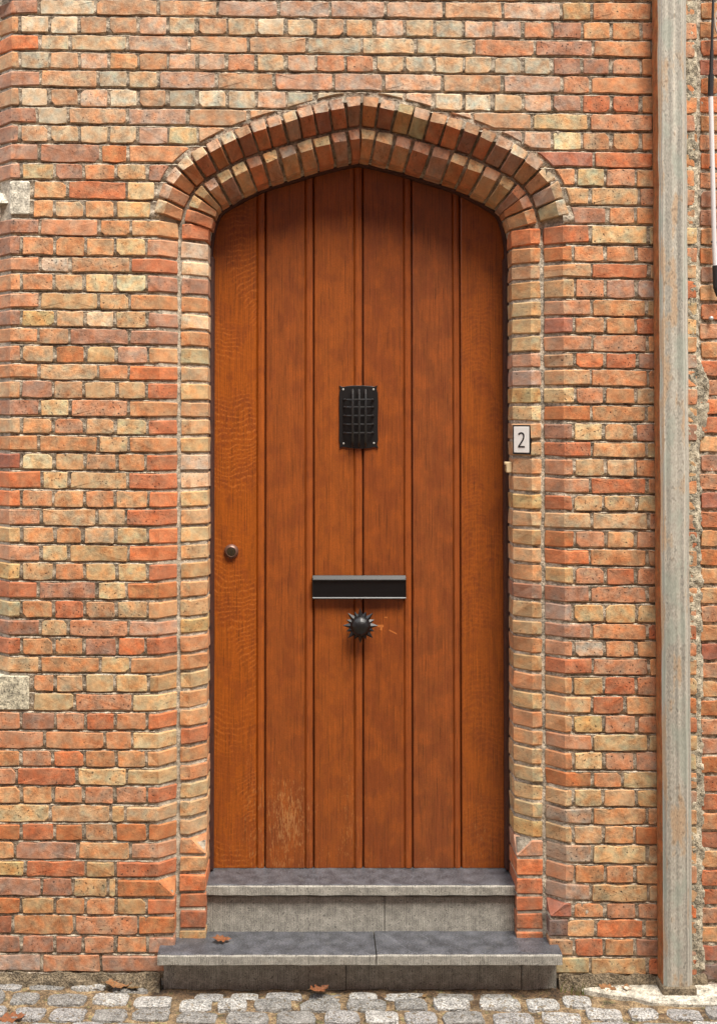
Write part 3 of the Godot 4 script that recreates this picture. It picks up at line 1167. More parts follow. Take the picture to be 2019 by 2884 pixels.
func build_door() -> void:
	var fr := thing("door_frame", "dark brown wooden frame set inside the brick arch around the door", "door frame")
	# posts and arched head in one line, cut into three pieces
	var prof := [Vector2(0.138, -0.30), Vector2(0.138, -0.19), Vector2(0.151, -0.19), Vector2(0.154, -0.196), Vector2(0.154, -0.30)]
	var foot := P(590, 2452, -0.19).y
	for side in 2:
		var n := Vector2(1, 0) if side == 0 else Vector2(-1, 0)
		part("post", profile_piece(Vector2(JX[side], arch[0 if side == 0 else -1][0].y), n, Vector2(JX[side], foot), n, prof, prof, 0.0), M["frame"], fr)
	var t := TB.new()
	for i in arch.size() - 1:
		for k in prof.size() - 1:
			var v := []
			for w in [[i, k], [i + 1, k], [i + 1, k + 1], [i, k + 1]]:
				var q: Vector2 = arch[w[0]][0] + arch[w[0]][1] * (prof[w[1]].x - (0.006 if w[1] > 1 else 0.0))
				v.append(Vector3(q.x, q.y, prof[w[1]].y))
			t.quad(v[0], v[1], v[2], v[3], Vector3(0, -0.5, 1))
	part("head", t.done(), M["frame"], fr)
	var d := thing("wooden_door", "tall varnished oak plank door with beaded joints and black iron fittings", "door", P(1018, 2444, DZ))
	var org := d.position
	var yb := 0.0
	var yt := P(1018, DY0, DZ).y - org.y
	var xa := P(DX0, 1400, DZ).x
	var xb := P(DX1, 1400, DZ).x
	var yT := P(1018, DY0, DZ).y
	var yB := P(1018, DY1, DZ).y
	var edges := []
	var lx := P(585, 1400, DZ).x
	for s in 6:
		var r: float = P(SEAMS[s][0], 1400, DZ).x if s < 5 else P(1446, 1400, DZ).x
		edges.append([lx, r])
		if s < 5:
			lx = P(SEAMS[s][1] + 4.5, 1400, DZ).x
	for s in 6:
		var tb := TB.new()
		var pr := [[edges[s][0] - 0.003, -0.014], [edges[s][0] + 0.0005, -0.002], [edges[s][0] + 0.003, 0.0], [edges[s][1] - 0.002, 0.0], [edges[s][1], -0.004]]
		strip(tb, pr, yb, yt, org, xa, xb, yT, yB)
		part("plank", tb.done(), M["wood"], d)
		if s < 5:
			var b := TB.new()
			var x0: float = edges[s][1]
			var x1: float = P(SEAMS[s][1], 1400, DZ).x
			var w := x1 - x0
			strip(b, [[x0 - 0.0005, -0.006], [x0 + 0.0025, -0.003], [x0 + w * 0.25, 0.001], [x0 + w * 0.6, 0.002], [x1 - 0.002, -0.0005], [x1 + 0.0005, -0.006], [x1 + 0.001, -0.016]], yb, yt, org, xa, xb, yT, yB)
			part("bead", b.done(), M["wood"], d)
	var back := part("backing", box_mesh(Vector3(xb - xa + 0.02, yt, 0.02)), M["frame"], d, Vector3((xa + xb) / 2 - org.x, yt / 2, -0.014))
	# ---- spy grille
	var g := Node3D.new()
	g.name = "grille"
	d.add_child(g)
	g.set_meta("label", "black wrought iron spy grille with raised bars")
	var gc := P(1009.5, 1174, DZ)
	g.position = gc - org + Vector3(0, 0, 0.002)
	var u := 0.0011 * (3.8 - DZ) / 3.8
	var ol := PackedVector2Array()
	for p in [[-54, 88], [-44, 84], [-30, 87], [-10, 88], [10, 88], [30, 87], [44, 85], [53, 89], [51, 78], [54, 68], [55, 30], [54, -30], [55, -66], [52, -76], [55, -88], [44, -85], [30, -88], [8, -90], [-10, -89], [-30, -87], [-44, -84], [-54, -88], [-52, -77], [-55, -66], [-54, -20], [-55, 30], [-54, 68], [-51, 78]]:
		ol.append(Vector2(p[0], p[1]) * u)
	part("plate", slab(ol, 0.006, 0.0012), M["iron"], g, Vector3(0, 0, 0.004))
	for vx in [-17.0, 1.0, 19.0]:
		var pts := []
		var rad := []
		for i in 13:
			var k := i / 12.0
			pts.append(Vector3(vx * u, lerp(76.0, -84.0, k) * u, 0.004 + 0.030 * pow(sin(PI * clamp(k, 0.001, 0.999)), 0.32)))
			rad.append(0.0038)
		part("upright_bar", tube(pts, rad, 6), M["grey_iron_highlight"], g)
	for hy in [48.0, 27.0, 3.0, -21.0, -45.0]:
		var pts := []
		var rad := []
		for q in [[-42, 0.004], [-39, 0.012], [-33, 0.020], [-17, 0.029], [1, 0.031], [19, 0.029], [33, 0.020], [39, 0.012], [42, 0.004]]:
			pts.append(Vector3(q[0] * u, hy * u, q[1]))
			rad.append(0.0032)
		part("cross_bar", tube(pts, rad, 6), M["grey_iron_highlight"], g)
		for sx in [-39.0, 39.0]:
			part("rivet", lathe([Vector2(0.0035, 0), Vector2(0.0028, 0.002), Vector2(0, 0.003)], 8), M["grey_iron_highlight"], g, Vector3(sx * u, (hy + 1) * u, 0.006))
	for p in [[-43, 77], [42, 77], [-42, -75], [43, -74]]:
		part("screw", lathe([Vector2(0.0036, 0), Vector2(0.003, 0.0016), Vector2(0, 0.0024)], 10), M["steel"], g, Vector3(p[0] * u, p[1] * u, 0.004))
	# ---- letter slot
	var l := Node3D.new()
	l.name = "letter_slot"
	d.add_child(l)
	l.set_meta("label", "black letter slot with a bevelled metal frame")
	l.position = P(1011, 1652, DZ) - org
	var hw := 130.0 * u
	var hh := 32.0 * u
	part("frame", bar_x(-hw, hw, [Vector2(0.0, hh), Vector2(0.010, hh), Vector2(0.022, hh - 10 * u), Vector2(0.022, hh - 13 * u), Vector2(0.004, hh - 14 * u), Vector2(0.0, hh - 14 * u)], 0, 6), M["grey_iron_highlight"], l)
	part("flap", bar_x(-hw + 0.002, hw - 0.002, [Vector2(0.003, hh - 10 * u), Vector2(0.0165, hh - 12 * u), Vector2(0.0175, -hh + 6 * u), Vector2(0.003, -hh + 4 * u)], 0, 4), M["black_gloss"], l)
	part("lip", bar_x(-hw, hw, [Vector2(0.0, -hh + 6 * u), Vector2(0.023, -hh + 5 * u), Vector2(0.0255, -hh + 2.5 * u), Vector2(0.023, -hh), Vector2(0.0, -hh)], 0, 5), M["grey_iron_highlight"], l)
	for s in [-1, 1]:
		part("cheek", box_mesh(Vector3(0.003, hh * 2 - 0.012, 0.021), 0.001), M["iron"], l, Vector3(s * (hw - 0.0005), -0.001, 0.021))
	# ---- sun-shaped knob
	var k := Node3D.new()
	k.name = "door_knob"
	d.add_child(k)
	k.set_meta("label", "black iron knob ringed with pointed rays")
	k.position = P(1013.5, 1757, DZ) - org
	part("stem", lathe([Vector2(0.016, 0), Vector2(0.014, 0.02), Vector2(0.018, 0.034)], 20), M["iron"], k)
	var dome := []
	for i in 10:
		var w := PI * 0.5 * i / 9.0
		dome.append(Vector2(cos(w) * 0.0335, 0.032 + sin(w) * 0.030))
	dome[-1].x = 0.0
	var facet := TB.new()
	for i in dome.size() - 1:
		for s in 24:
			var k0 := 1.0 + (0.035 if s % 3 == 0 else 0.0)
			var k1 := 1.0 + (0.035 if (s + 1) % 3 == 0 else 0.0)
			var w0 := TAU * s / 24
			var w1 := TAU * (s + 1) / 24
			var p0: Vector2 = dome[i]
			var p1: Vector2 = dome[i + 1]
			facet.quad(Vector3(cos(w0) * p0.x * k0, sin(w0) * p0.x * k0, p0.y), Vector3(cos(w1) * p0.x * k1, sin(w1) * p0.x * k1, p0.y), Vector3(cos(w1) * p1.x * k1, sin(w1) * p1.x * k1, p1.y), Vector3(cos(w0) * p1.x * k0, sin(w0) * p1.x * k0, p1.y), Vector3(cos(w0), sin(w0), 0.8))
	part("dome", facet.done(), M["iron"], k)
	for s in 16:
		var w := TAU * s / 16 + PI / 2
		var ln := 0.058 if s % 2 == 0 else 0.049
		var dir := Vector3(cos(w), sin(w), 0)
		var sd := Vector3(-sin(w), cos(w), 0)
		var b := TB.new()
		var hb := 0.0105
		var base := dir * 0.029 + Vector3(0, 0, 0.034)
		var tip := dir * ln + Vector3(0, 0, 0.034)
		var q := [base + sd * hb, base + Vector3(0, 0, 0.009), base - sd * hb, base - Vector3(0, 0, 0.006)]
		for i in 4:
			b.tri(q[i], q[(i + 1) % 4], tip, (q[i] + q[(i + 1) % 4]) / 2 - base)
		part("ray", b.done(), M["iron"], k)
	# ---- lock
	var lk := Node3D.new()
	lk.name = "lock"
	d.add_child(lk)
	lk.set_meta("label", "round bronze lock with a keyhole")
	lk.position = P(652, 1553, DZ) - org
	part("rose", lathe([Vector2(0.0235, 0), Vector2(0.0235, 0.004), Vector2(0.020, 0.011), Vector2(0.0155, 0.014), Vector2(0.0145, 0.0125)], 28), M["bronze"], lk)
	part("cylinder", lathe([Vector2(0.0147, 0.0125), Vector2(0.0105, 0.0130), Vector2(0.0100, 0.0138), Vector2(0.0, 0.0138)], 24), M["bronze_dark"], lk)
	part("keyhole", box_mesh(Vector3(0.0022, 0.011, 0.001), 0.0003), M["black_gloss"], lk, Vector3(0.001, -0.001, 0.0146))  # black bar in place of the dark inside an uncut keyhole

func strip(t: TB, pr: Array, y0: float, y1: float, org: Vector3, xa: float, xb: float, yT: float, yB: float) -> void:
	var segs := 10
	for i in pr.size() - 1:
		for s in segs:
			var a: float = lerp(y0, y1, float(s) / segs)
			var b: float = lerp(y0, y1, (s + 1.0) / segs)
			var v := []
			var uv := []
			for w in [[i, a], [i + 1, a], [i + 1, b], [i, b]]:
				var x: float = pr[w[0]][0]
				v.append(Vector3(x - org.x, w[1], pr[w[0]][1]))
				uv.append(Vector2((x - xa) / (xb - xa), (yT - (w[1] + org.y)) / (yT - yB)))
			t.quad(v[0], v[1], v[2], v[3], Vector3(0, 0, 1), uv[0], uv[1], uv[2], uv[3])
	for i in pr.size() - 1:
		t.quad(Vector3(pr[i][0] - org.x, y0, pr[i][1]), Vector3(pr[i + 1][0] - org.x, y0, pr[i + 1][1]), Vector3(pr[i + 1][0] - org.x, y0, -0.02), Vector3(pr[i][0] - org.x, y0, -0.02), Vector3(0, -1, 0), Vector2(0.2, 0.99), Vector2(0.3, 0.99), Vector2(0.3, 1), Vector2(0.2, 1))

# ---------------------------------------------------------------- steps
func step_piece(x0: float, x1: float, pr: Array, tops: int, parent: Node3D, called: String, sd: int) -> void:
	# the profile starts at the back of the top; its first `tops` edges are trodden, the others tooled
	var segs: int = max(2, int((x1 - x0) / 0.03))
	var mesh := ArrayMesh.new()
	if tops > 0:
		var am := bar_x(x0, x1, pr, 0, tops, segs, 0.0024, false, sd)
		mesh.add_surface_from_arrays(Mesh.PRIMITIVE_TRIANGLES, am.surface_get_arrays(0))
		mesh.surface_set_material(0, M["trodden"])
	var b := bar_x(x0, x1, pr, tops, pr.size(), segs, 0.0024, true, sd)
	mesh.add_surface_from_arrays(Mesh.PRIMITIVE_TRIANGLES, b.surface_get_arrays(0))
	mesh.surface_set_material(mesh.get_surface_count() - 1, M["tooled"])
	part(called, mesh, null, parent)

func build_steps() -> void:
	var up := thing("stone_step", "upper blue stone doorstep right under the door", "step", Vector3.ZERO, "doorstep")
	var zf := -0.08
	var yT := P(1010, 2495, zf).y
	var yb := P(1010, 2521, zf).y
	var xl := P(581, 2500, zf).x
	var xr := P(1447, 2500, zf).x
	var pr := [Vector2(-0.29, yT + 0.003), Vector2(zf - 0.012, yT + 0.0015), Vector2(zf - 0.004, yT), Vector2(zf, yT - 0.004), Vector2(zf, yb), Vector2(zf - 0.022, yb - 0.010), Vector2(-0.29, yb - 0.010)]
	step_piece(xl - 0.012, xr + 0.012, pr, 2, up, "tread", 3)
	var zr := -0.100
	var yr := P(1010, 2629, zr).y
	var yc := yb - 0.012
	var jx := P(1083, 2580, zr).x
	for s in [[xl - 0.004, jx - 0.0012, 4], [jx + 0.0012, xr + 0.004, 5]]:
		step_piece(s[0], s[1], [Vector2(-0.25, yc), Vector2(zr - 0.002, yc), Vector2(zr, yc - 0.004), Vector2(zr + 0.001, yr - 0.01), Vector2(-0.25, yr - 0.01)], 0, up, "riser", s[2])
	var lo := thing("stone_step", "lower, wider blue stone doorstep cracked across the middle", "step", Vector3.ZERO, "doorstep")
	var zl := 0.065
	var y2 := P(1010, 2691, zl).y
	var y2b := P(1010, 2718, zl).y
	var x0 := P(444, 2700, zl).x
	var x1 := P(1583, 2700, zl).x
	var ck := P(1060, 2700, zl).x
	for s in [[x0, ck - 0.0016, 6, 0.0], [ck + 0.0016, x1, 7, 0.0015]]:
		var h: float = s[3]
		step_piece(s[0], s[1], [Vector2(-0.24, y2 + 0.006 + h), Vector2(zl - 0.015, y2 + 0.002 + h), Vector2(zl - 0.004, y2 + h), Vector2(zl, y2 - 0.004 + h), Vector2(zl, y2b), Vector2(zl - 0.022, y2b - 0.010), Vector2(-0.24, y2b - 0.010)], 2, lo, "tread", s[2])
	var zq := 0.002
	var j1 := P(975, 2760, zq).x
	var j2 := P(1468, 2760, zq).x
	for s in [[x0 + 0.012, j1 - 0.0012, 8], [j1 + 0.0012, j2 - 0.0012, 9], [j2 + 0.0012, x1 - 0.006, 10]]:
		step_piece(s[0], s[1], [Vector2(-0.2, y2b - 0.012), Vector2(zq - 0.002, y2b - 0.012), Vector2(zq, y2b - 0.016), Vector2(zq + 0.001, -0.03), Vector2(-0.2, -0.03)], 0, lo, "riser", s[2])

# ---------------------------------------------------------------- street
var G0 := 0.0

func ground_y(x: float, z: float) -> float:
	# the pavement rises a little towards the left along the wall
	return G0 + 0.016 * clamp((-0.35 - x) / 0.5, 0.0, 1.0) * clamp(1.0 - z / 0.4, 0.0, 1.0) + 0.006 * clamp((x - 0.8) / 0.3, 0.0, 1.0)

func build_ground() -> void:
	G0 = P(1000, 2786, 0.004).y
	var xs := [-40.0, -12.0, -4.0, -2.2]
	var x := -1.7
	while x < 2.0:
		xs.append(x)
		x += 0.012
	xs.append_array([2.4, 4.0, 12.0, 40.0])
	var zs := [-0.4, -0.12]
	var z := -0.04
	while z < 0.75:
		zs.append(z)
		z += 0.012
	zs.append_array([1.2, 2.5, 6.0, 15.0, 40.0])
	var nz := FastNoiseLite.new()
	nz.seed = 21
	nz.frequency = 9.0
	nz.fractal_octaves = 4
	var sf := SurfaceTool.new()
	sf.begin(Mesh.PRIMITIVE_TRIANGLES)
	for zz in zs:
		for xx in xs:
			var near := 1.0 if absf(xx) < 1.9 and zz < 0.7 and zz > -0.05 else 0.0
			var damp := smoothstep(0.10, 0.30, nz.get_noise_2d(xx * 0.6 + 5, zz * 1.4) + (0.55 - zz * 7.0 if xx > -0.48 and xx < 0.95 else -0.15 - zz * 0.3))
			sf.set_color(Color(1, 1, 1).lerp(Color(0.46, 0.40, 0.36), damp))
			sf.add_vertex(Vector3(xx, ground_y(xx, zz) + near * nz.get_noise_2d(xx, zz) * 0.007 - 0.002, zz))
	for j in zs.size() - 1:
		for i in xs.size() - 1:
			var a := j * xs.size() + i
			for k in [a, a + 1, a + xs.size(), a + 1, a + xs.size() + 1, a + xs.size()]:
				sf.add_index(k)
	sf.generate_normals()
	var g := part("ground", sf.commit(), M["mud"], self)
	g.set_meta("kind", "structure")
	# setts
	var vars := []
	for v in 10:
		vars.append(sett_mesh())
	for row in 8:
		var zc := 0.012 + row * 0.083
		var xx := -1.45 + rr(0, 0.1)
		while xx < 1.75:
			var w := rr(0.085, 0.135)
			var xc := xx + w / 2
			xx += w + rr(0.008, 0.020)
			var zo := zc + rr(-0.006, 0.006) + (0.016 if xc > -0.45 and xc < 0.75 else 0.0)
			if row == 0 and xc > -0.42 and xc < 0.80:
				zo += 0.03
			if row == 0 and rng.randf() < 0.25:
				continue
			if xc > 0.83 and zo < 0.16:
				continue
			var s := part("sett", vars[rng.randi() % 10], M[["granite", "granite2", "granite3"][rng.randi() % 3]], g)
			s.transform = Transform3D(Basis(Vector3.UP, rr(-0.09, 0.09) + (PI if rng.randf() < 0.5 else 0.0)).scaled_local(Vector3(w / 0.11, 1, rr(0.90, 1.06) * (0.72 if row == 0 else 1.0))), Vector3(xc, ground_y(xc, zo) + rr(-0.0015, 0.004) - (0.004 if row == 0 else 0.0), zo))
			s.rotate_object_local(Vector3.RIGHT, rr(-0.03, 0.03))
	# pale paving slab in front of the pipe
	var so := PackedVector2Array()
	for p in [[0.83, 0.030], [0.95, 0.008], [1.2, 0.002], [1.75, 0.0], [1.76, 0.125], [1.3, 0.132], [1.12, 0.128], [1.02, 0.118], [0.97, 0.085], [0.90, 0.065]]:
		so.append(Vector2(p[0] - 1.3, -p[1]))
	var sl := part("paving_slab", slab(so, 0.03, 0.004), M["pale_stone"], g, Vector3(1.3, G0 + 0.016, 0.0))
	sl.rotation.x = -PI / 2

func sett_mesh() -> ArrayMesh:
	var t := TB.new()
	var rings := []
	var k := 12
	var ph := rr(0, TAU)
	for r in 3:
		var f: float = [1.0, 0.93, 0.60][r]
		var y: float = [-0.02, 0.0035, 0.0055][r]
		rings.append([])
		for i in k:
			var w := TAU * i / k
			var sx: float = sign(cos(w)) * pow(absf(cos(w)), 0.45) * 0.055
			var sz: float = sign(sin(w)) * pow(absf(sin(w)), 0.45) * 0.038
			rings[r].append(Vector3(sx * f + rr(-0.003, 0.003), y + rr(-0.0015, 0.0015), sz * f + rr(-0.003, 0.003)))
	for r in 2:
		for i in k:
			var j := (i + 1) % k
			t.quad(rings[r][i], rings[r][j], rings[r + 1][j], rings[r + 1][i], rings[r][i] + Vector3(0, 0.05, 0))
	for i in k:
		t.tri(Vector3(0, 0.006, 0), rings[2][i], rings[2][(i + 1) % k], Vector3.UP)
	return t.done()

func leaf(px: float, py: float, z: float, y: float, size: float, turn: float, label: String, m: String, curl := 0.35) -> void:
	var t := TB.new()
	var n := 16
	var left := []
	var right := []
	var spine := []
	for i in n + 1:
		var k := float(i) / n
		var w: float = 0.30 * sin(PI * pow(k, 0.8)) * (0.74 + 0.26 * cos(k * TAU * 3.5 + 0.6)) + 0.008
		var lift := curl * (k - 0.5) * (k - 0.5) * 1.1
		spine.append(Vector3((k - 0.5) * size, lift * size + 0.03 * size, 0))
		var up := w * curl * 1.1
		left.append(Vector3((k - 0.5) * size + rr(-0.03, 0.03) * size, (lift + up) * size + rr(0, 0.05) * size, w * size * 1.25))
		right.append(Vector3((k - 0.5) * size + rr(-0.03, 0.03) * size, (lift + up * 0.4) * size + rr(0, 0.05) * size, -w * size * 1.25))
	for i in n:
		t.quad(spine[i], spine[i + 1], left[i + 1], left[i], Vector3.UP)
		t.quad(spine[i], spine[i + 1], right[i + 1], right[i], Vector3.UP)
	var p := P(px, py, z)
	var o := thing("fallen_leaf", label, "leaf", Vector3(p.x, y, z), "fallen leaves")
	o.rotation = Vector3(0.22, turn, rr(-0.2, 0.2))
	part("blade", t.done(), M[m], o)
	part("stalk", tube([spine[0], spine[0] + Vector3(-0.16 * size, 0.02 * size, 0.03 * size)], [0.0009, 0.0007], 5), M["leaf_brown"], o)

func build_small() -> void:
	# ---- house number on the splay of the inner order
	var u0 := 0.1165
	var fx: float = JX[1] - u0
	var cy := P(1466, 1238, -0.075).y
	var np := thing("house_number", "small white enamel plate with a black numeral 2 beside the door", "sign", Vector3(fx, cy, -0.0745) + Vector3(-0.707, 0, 0.707) * 0.0022)
	np.rotation.y = -PI / 4
	part("rim", slab(rect_poly(0.068, 0.093), 0.006, 0.001), M["plain_black"], np, Vector3(0, 0, 0.001))  # dark outline, a little larger than the enamel plate
	part("plate", slab(rect_poly(0.0575, 0.082, 0.001), 0.003, 0.0006), M["enamel"], np, Vector3(0, 0, 0.0022))
	var tm := TextMesh.new()
	tm.text = "2"
	var sf := SystemFont.new()
	sf.font_names = PackedStringArray(["Droid Sans"])
	tm.font = sf
	tm.font_size = 64
	tm.pixel_size = 0.00105
	tm.depth = 0.0008
	var num := part("numeral", tm, M["plain_black"], np, Vector3(0.001, -0.002, 0.0027))
	num.scale = Vector3(0.86, 1.0, 1)
	# ---- cream bell push in the reveal
	var bp := P(1429, 1316, -0.13)
	var bell := thing("bell_push", "little cream plastic bell push fixed to the right door jamb", "bell", Vector3(JX[1] - 0.147, bp.y, -0.125))
	part("body", slab(rect_poly(0.018, 0.036, 0.004), 0.020, 0.003), M["cream"], bell, Vector3(-0.003, 0, 0.010))
	part("hook", slab(rect_poly(0.008, 0.010, 0.002), 0.018, 0.002), M["cream"], bell, Vector3(-0.013, 0.013, 0.008))
	part("button", slab(rect_poly(0.006, 0.018, 0.002), 0.016, 0.002), M["leaf_brown"], bell, Vector3(-0.013, -0.005, 0.004))
	# ---- downpipe
	var pb := P(1905, 2790, 0.03)
	var dp := thing("downpipe", "weathered grey square downpipe streaked with rust in front of the brick wall", "pipe", Vector3(pb.x, G0, 0.0))
	var top := P(1900, -200, 0.05).y
	var t := TB.new()
	var side := TB.new()
	var xl := P(1862, 1400, 0.075).x - pb.x
	var xr := P(1946, 1400, 0.075).x - pb.x
	var pr := [Vector2(xl, 0.002), Vector2(xl - 0.001, 0.066), Vector2(xl + 0.010, 0.075), Vector2(xr - 0.022, 0.075), Vector2(xr - 0.006, 0.066), Vector2(xr, 0.052), Vector2(xr, 0.002)]
	var segs := 40
	var nz := FastNoiseLite.new()
	nz.seed = 3
	nz.frequency = 2.2
	for s in segs:
		var a: float = lerp(0.0, top, float(s) / segs)
		var b: float = lerp(0.0, top, (s + 1.0) / segs)
		for i in pr.size() - 1:
			var v := []
			var uv := []
			for w in [[i, a], [i + 1, a], [i + 1, b], [i, b]]:
				var q: Vector2 = pr[w[0]]
				v.append(Vector3(q.x + nz.get_noise_1d(w[1] * 2) * 0.003, w[1], q.y + nz.get_noise_1d(w[1] * 2 + 50) * 0.002))
				uv.append(Vector2(w[0] * 0.16, 1.0 - w[1] / 3.5))
			(side if i == 0 else t).quad(v[0], v[1], v[2], v[3], Vector3(pr[i].x + pr[i + 1].x, 0, 0.06), uv[0], uv[1], uv[2], uv[3])
	part("pipe", t.done(), M["pipe"], dp)
	var rs := part("side", side.done(), M["rust"], dp)
	rs.set_meta("label", "rust stained side of the pipe")
	part("shoe", slab(rect_poly(xr - xl + 0.012, 0.035, 0.004), 0.075, 0.004), M["moss_mud"], dp, Vector3((xl + xr) / 2, 0.022, 0.080))
	# ---- cable and conduit on the neighbour's wall
	var cb := thing("cable", "white conduit with black cable ends hanging on the neighbouring brick wall", "cable", P(2003, 400, 0.02))
	var o := cb.position
	var f := func(x: float, y: float) -> Vector3: return P(x, y, 0.02) - o
	part("wire", tube([f.call(2010, -150), f.call(2007, 0), f.call(2003, 143)], [0.0040, 0.0040, 0.0042], 8), M["black_plastic"], cb)
	part("sleeve", tube([f.call(2003, 140), f.call(2001, 212)], [0.0056, 0.0060], 8), M["black_plastic"], cb)
	part("coupler", tube([f.call(2001, 210), f.call(1999.5, 271)], [0.0088, 0.0085], 10), M["black_plastic"], cb)
	part("conduit", tube([f.call(2000, 270), f.call(2005, 470), f.call(2010, 680), f.call(2013, 750)], [0.0072, 0.0072, 0.0072, 0.0072], 10), M["white_plastic"], cb)
	part("end_sleeve", tube([f.call(2013, 748), f.call(2015, 810), f.call(2021, 835)], [0.0090, 0.0090, 0.0055], 10), M["black_plastic"], cb)
	for q in [[2005, 471], [2010, 681]]:
		part("tie", tube([f.call(q[0] - 9, q[1]), f.call(q[0] + 9, q[1] + 2)], [0.0035, 0.0035], 6), M["black_plastic"], cb)
	var lp := []
	var lr := []
	for i in 20:
		var w := TAU * i / 20.0 * 0.9
		lp.append(P(2038 + cos(w + 2.4) * 26, 62 - sin(w + 2.4) * 46, 0.02))
		lr.append(0.0032)
	var coil := thing("cable_coil", "thin beige cable looped beside the black wire", "cable")
	part("loop", tube(lp, lr, 6), M["tan_cable"], coil)
	var nl := thing("nail", "round silver nail head in the neighbouring brick wall", "nail", P(2000, 897, 0.0))
	part("head", lathe([Vector2(0.007, 0.0), Vector2(0.006, 0.010), Vector2(0.0, 0.012)], 12), M["steel"], nl)
	# ---- leaves
	var gy := G0 + 0.006
	leaf(625, 2640, -0.02, P(1010, 2691, 0.065).y + 0.012, 0.058, 0.15, "curled brown leaf lying on the lower doorstep", "leaf", 0.25)
	leaf(332, 2778, 0.02, G0 + 0.016, 0.084, 0.3, "crumpled orange leaf on the ground left of the steps", "leaf_pale", 0.45)
	leaf(372, 2776, 0.025, G0 + 0.012, 0.056, 2.5, "dull brown leaf tucked beside the crumpled orange leaf", "leaf_brown", 0.2)
	leaf(897, 2802, 0.055, gy + 0.010, 0.07, 0.6, "curled orange leaf on the setts before the doorstep", "leaf", 0.7)
	leaf(1710, 2790, 0.03, G0 + 0.014, 0.056, -0.5, "pale orange leaf near the weeds by the pale slab", "leaf_pale", 0.3)
	leaf(1762, 2792, 0.03, G0 + 0.012, 0.044, 1.3, "small upright orange leaf beside the grey downpipe", "leaf_pale", 0.6)
	leaf(36, 2877, 0.21, G0 + 0.008, 0.080, 0.1, "bright orange leaf on the outermost setts by the kerbside", "leaf", 0.3)
	leaf(1196, 2786, 0.06, gy, 0.022, 0.9, "tiny brown leaf scrap against the step riser", "leaf_brown", 0.2)
	# ---- weeds in the corner by the lower step
	var gt := thing("grass_tuft", "thin green weeds growing at the right end of the step", "grass", P(1600, 2780, 0.03))
	gt.position.y = G0
	for i in 16:
		var bx := rr(-0.03, 0.08)
		var hgt := rr(0.02, 0.06)
		var ln := rr(-0.03, 0.03)
		var bz := rr(-0.015, 0.02)
		var b := TB.new()
		var wd := 0.0016
		for s in 3:
			var k0 := s / 3.0
			var k1 := (s + 1) / 3.0
			var p0 := Vector3(bx + ln * k0 * k0, hgt * k0, bz + 0.02 * k0 * k0)
			var p1 := Vector3(bx + ln * k1 * k1, hgt * k1, bz + 0.02 * k1 * k1)
			b.quad(p0 - Vector3(wd * (1 - k0), 0, 0), p0 + Vector3(wd * (1 - k0), 0, 0), p1 + Vector3(wd * (1.02 - k1), 0, 0), p1 - Vector3(wd * (1.02 - k1), 0, 0), Vector3(0, 0, 1))
		part("blade", b.done(), M["grass"], gt)

